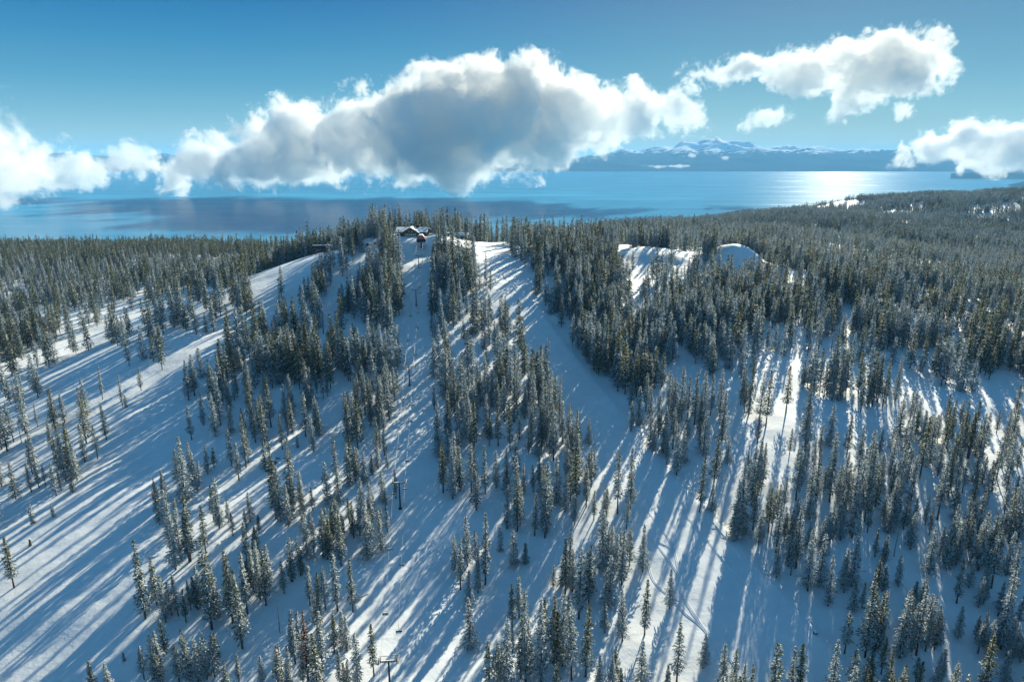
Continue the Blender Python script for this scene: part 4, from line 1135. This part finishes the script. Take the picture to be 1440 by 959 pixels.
MB().tube([(-3.0,0,0.55),(0,0.3,1.25),(3.0,0.05,2.05)], [0.25,0.22,0.12], 7).tube([(-2.5,0.6,0.1),(-1,1.1,0.5),(0.6,0.9,0.2)], [0.6,0.8,0.4], 9).build("snow_cap", M_lsnow, fl)

def track(pxs, name_i):
    W = [ground(*p) for p in pxs]; W = [w for w in W if w]
    P_ = []
    for a, b_, c_, d_ in zip([W[0]]+W[:-2], W[:-1], W[1:], W[2:]+[W[-1]]):
        n_ = max(2, int((c_-b_).length/1.2))
        for k in range(n_):
            u = k/n_
            q = 0.5*((2*b_)+(c_-a)*u+(2*a-5*b_+4*c_-d_)*u*u+(3*b_-a-3*c_+d_)*u**3)
            P_.append(q)
    V, Fc = [], []
    for i in range(len(P_)-1):
        t = (P_[i+1]-P_[i]); t.z = 0; t.normalize(); nrm = Vector((-t.y, t.x, 0))
        for k, (o_, hh) in enumerate(((-0.55,-0.03),(-0.32,0.13),(-0.18,0.02),(0.18,0.02),(0.32,0.13),(0.55,-0.03))):
            q = P_[i]+nrm*o_*1.1
            V.append((q.x, q.y, H(q.x, q.y)+hh+0.02))
    m_ = len(P_)-1
    for i in range(m_-1):
        for k in range(5): Fc.append((i*6+k, i*6+k+1, (i+1)*6+k+1, (i+1)*6+k))
    return V, Fc
TV, TF = [], []
for pxs in [[(905,712),(925,738),(945,770),(953,800),(955,830),(975,865),(1000,895),(1025,925),(1040,950)],
            [(915,758),(935,782),(955,812),(962,840),(985,880),(1008,915),(1022,950)],
            [(918,760),(945,775),(955,805)],
            [(908,775),(918,815),(945,845),(965,868),(990,890),(1008,920)],
            [(958,722),(985,750),(1018,790),(1045,818),(1070,850)],
            [(1002,735),(1035,775),(1075,830),(1095,860)],
            [(1105,905),(1130,935),(1150,960)],
            [(690,362),(712,395),(735,420),(770,470)],
            [(460,372),(480,361),(500,352),(522,343)],[(452,377),(470,369),(495,360),(520,350)],
            [(610,360),(600,400),(603,440)],[(640,352),(655,372),(672,402),(700,450)]]:
    V, Fc = track(pxs, 0); k = len(TV); TV += V; TF += [tuple(i+k for i in f) for f in Fc]
tag(mesh_obj("ski_tracks", TV, TF, M_snow), "ski tracks curving down the smooth snow of the diagonal run", None, None, "structure")

# ------------------------------------------------------------------ clouds: lumpy hulls filled with real scattering vapour
def cloud_mat(name, dens, Y, erode=1.0, aniso=0.15):
    """vapour that is solid inside and frays into billows towards the hull's edge"""
    m = bpy.data.materials.new(name); m.use_nodes = True
    n, l = m.node_tree.nodes, m.node_tree.links
    n.remove(n["Principled BSDF"])
    v = n.new("ShaderNodeVolumePrincipled"); v.inputs["Color"].default_value = (0.975,0.97,0.96,1)
    v.inputs["Anisotropy"].default_value = aniso; v.inputs["Density Attribute"].default_value = ""
    at_ = n.new("ShaderNodeAttribute"); at_.attribute_name = "density"
    geo = n.new("ShaderNodeNewGeometry")
    s_ = 9000.0/Y
    n1 = n.new("ShaderNodeTexNoise"); n1.inputs["Scale"].default_value = 0.0024*s_; n1.inputs["Detail"].default_value = 8; n1.inputs["Roughness"].default_value = 0.72
    n1.inputs["Distortion"].default_value = 0.25
    l.new(geo.outputs["Position"], n1.inputs["Vector"])
    a = n.new("ShaderNodeMath"); a.operation = 'MULTIPLY_ADD'; a.inputs[1].default_value = -3.6*erode; a.inputs[2].default_value = 1.55*erode
    l.new(n1.outputs[0], a.inputs[0])
    b = n.new("ShaderNodeMath"); b.operation = 'ADD'; l.new(at_.outputs["Fac"], b.inputs[0]); l.new(a.outputs[0], b.inputs[1])
    mr = n.new("ShaderNodeMapRange"); mr.inputs[1].default_value = 0.16; mr.inputs[2].default_value = 0.42; mr.inputs[4].default_value = dens
    l.new(b.outputs[0], mr.inputs[0])
    gt = n.new("ShaderNodeMath"); gt.operation = 'GREATER_THAN'; gt.inputs[1].default_value = 0.001; l.new(at_.outputs["Fac"], gt.inputs[0])
    mu = n.new("ShaderNodeMath"); mu.operation = 'MULTIPLY'; l.new(mr.outputs[0], mu.inputs[0]); l.new(gt.outputs[0], mu.inputs[1])
    l.new(mu.outputs[0], v.inputs["Density"])
    l.new(v.outputs[0], n["Material Output"].inputs["Volume"])
    return m
def cloud(name, label, blobs, Y, dens, vox, amp, seed, grow=1.25, erode=1.0):
    rng = random.Random(seed); bm = bmesh.new()
    for bl in blobs:
        px, py, r = bl[:3]; sq = bl[3] if len(bl) > 3 else 1.0
        R_ = r/F*Y*grow + amp*0.45
        for k in range(3 if r > 14 else 1):
            off = 0 if k == 0 else rng.uniform(-0.6, 0.6)*R_
            rr_ = R_*(1 if k == 0 else rng.uniform(0.7, 0.95))
            c = at(px, py, Y)
            jx, jz = (0, 0) if k == 0 else (rng.uniform(-.2,.2)*R_, rng.uniform(-.15,.12)*R_)
            mt = Matrix.Translation((c[0]+jx, Y+off, c[2]+jz)) @ Matrix.Diagonal((rr_, rr_*0.8, rr_*sq, 1))
            bmesh.ops.create_icosphere(bm, subdivisions=3, radius=1.0, matrix=mt)
    me = bpy.data.meshes.new(name); bm.to_mesh(me); bm.free()
    hull = bpy.data.objects.new(name + "_hull", me)
    rm = hull.modifiers.new("fuse", 'REMESH'); rm.mode = 'VOXEL'; rm.voxel_size = vox
    vol = bpy.data.volumes.new(name); vol.materials.append(cloud_mat(name+"_vapour", dens, Y, erode))
    o = bpy.data.objects.new(name, vol); C.objects.link(o)
    md = o.modifiers.new("vapour", 'MESH_TO_VOLUME'); md.object = hull; md.resolution_mode = 'VOXEL_SIZE'; md.voxel_size = vox
    md.interior_band_width = amp*2.3; md.density = 1.0

    return tag(o, label, "cloud")
cloud("cloud", "huge grey-bellied white cumulus bank stretching low across the lake in the centre",
 [(205,258,12),(212,246,16),(196,250,12),(222,252,18),(250,243,26),(285,232,32),(325,222,38),(370,212,44),(415,203,50),(465,205,46),(515,192,56),(570,190,62),(612,150,52),(625,200,55),(680,160,60),(700,205,46),
  (745,145,56),(760,190,50),(800,160,48),(845,168,36),(895,158,32),(940,150,27),(972,163,20),(995,178,10),(640,122,24),(600,114,20),(745,108,22),(440,166,22),(545,140,20),(365,180,16),(800,120,20),(700,110,20)],
 11500, 0.0056, 38, 217, 1)
cloud("cloud", "bright elongated cumulus high above the mountains at the right",
 [(958,107,13),(985,103,17),(1015,100,15),(1050,90,17),(1085,100,20),(1115,108,25),(1150,108,28),(1195,100,32),(1240,93,36),(1280,88,36),(1308,104,28),(1328,118,14),(1210,125,20),(1180,155,16,.7),(1155,157,10,.7),(1215,148,10)],
 12000, 0.006, 36, 170, 2, 1.45)
cloud("cloud", "small white puff just below the long right-hand cloud", [(1272,156,14),(1285,160,8),(1262,162,7)], 12000, 0.007, 32, 110, 3)
cloud("cloud", "ragged wisp hanging below the left end of the long right-hand cloud", [(1078,165,17,.8),(1055,178,12,.7),(1095,158,10),(1058,150,7,1.3)], 12000, 0.004, 32, 120, 4, 1.7, 1.2)
cloud("cloud", "rounded white cloud at the right edge in front of the mountains",
 [(1255,232,9,.6),(1280,222,15),(1315,208,22),(1345,196,24),(1360,205,26),(1400,208,28),(1440,205,28),(1485,205,34)], 13000, 0.006, 36, 150, 5, 1.4)
cloud("cloud", "tall ragged mist bank at the left edge above the lake",
 [(-25,235,54),(10,235,34),(30,232,24),(5,215,30),(15,245,30),(40,262,22),(62,280,14),(25,190,20),(-10,180,28),(45,235,14)], 8600, 0.0032, 34, 170, 6, 1.25, 1.25)
cloud("cloud", "low broken cream cloud between the mist bank and the big cumulus",
 [(75,258,16),(110,250,18),(180,250,14),(60,215,14),(100,215,14),(150,214,12),(70,236,14),(95,232,16),(120,226,17),(140,240,20),(165,232,20),(150,255,13,.7),(188,226,18),(205,232,16),(125,258,9,.6),(60,228,10),(235,240,14)], 11500, 0.0045, 34, 145, 7, 1.5, 1.1)
cloud("cloud", "thin translucent veil of mist climbing the left edge of the sky", [(-10,165,26,1.3),(12,185,26,1.2),(35,205,24),(55,218,18),(0,150,14,1.3),(75,232,14)], 8700, 0.0009, 36, 170, 17, 1.4, 1.2)
cloud("cloud", "tiny white puff in front of the mountain range, the larger one", [(1020,222,7,.6),(1010,221,4,.6)], 26000, 0.004, 45, 110, 8)
cloud("cloud", "tiny white puff in front of the mountain range, the smaller one", [(973,219,5,.6)], 26000, 0.004, 40, 90, 9)
cloud("cloud", "thin flat cloud strip lying along the far lake shore", [(925,235,6,.4),(935,234.5,6,.4),(945,234,7,.4),(955,234,7,.4),(965,234,6,.4),(905,233,4,.4),(915,234,5,.4)], 27000, 0.003, 45, 70, 10)

# ------------------------------------------------------------------ the air
def haze_box(x0,x1,y0,y1,z0,z1,dens):
    o = MB().box(((x0+x1)/2,(y0+y1)/2,(z0+z1)/2),(x1-x0,y1-y0,z1-z0)).build("haze", [])
    m = bpy.data.materials.new("air"); m.use_nodes = True
    n, l = m.node_tree.nodes, m.node_tree.links; n.remove(n["Principled BSDF"])
    v = n.new("ShaderNodeVolumePrincipled"); v.inputs["Color"].default_value = (0.25,0.62,1.0,1); v.inputs["Density"].default_value = dens; v.inputs["Anisotropy"].default_value = 0.0
    l.new(v.outputs[0], n["Material Output"].inputs["Volume"]); m.cycles.homogeneous_volume = True
    o.data.materials.append(m)
    return tag(o, "thin blue haze over the lake", None, None, "stuff")
import os
haze_box(-73000, 73000, -7000, 73000, -761.5, 560, 2.0e-5)
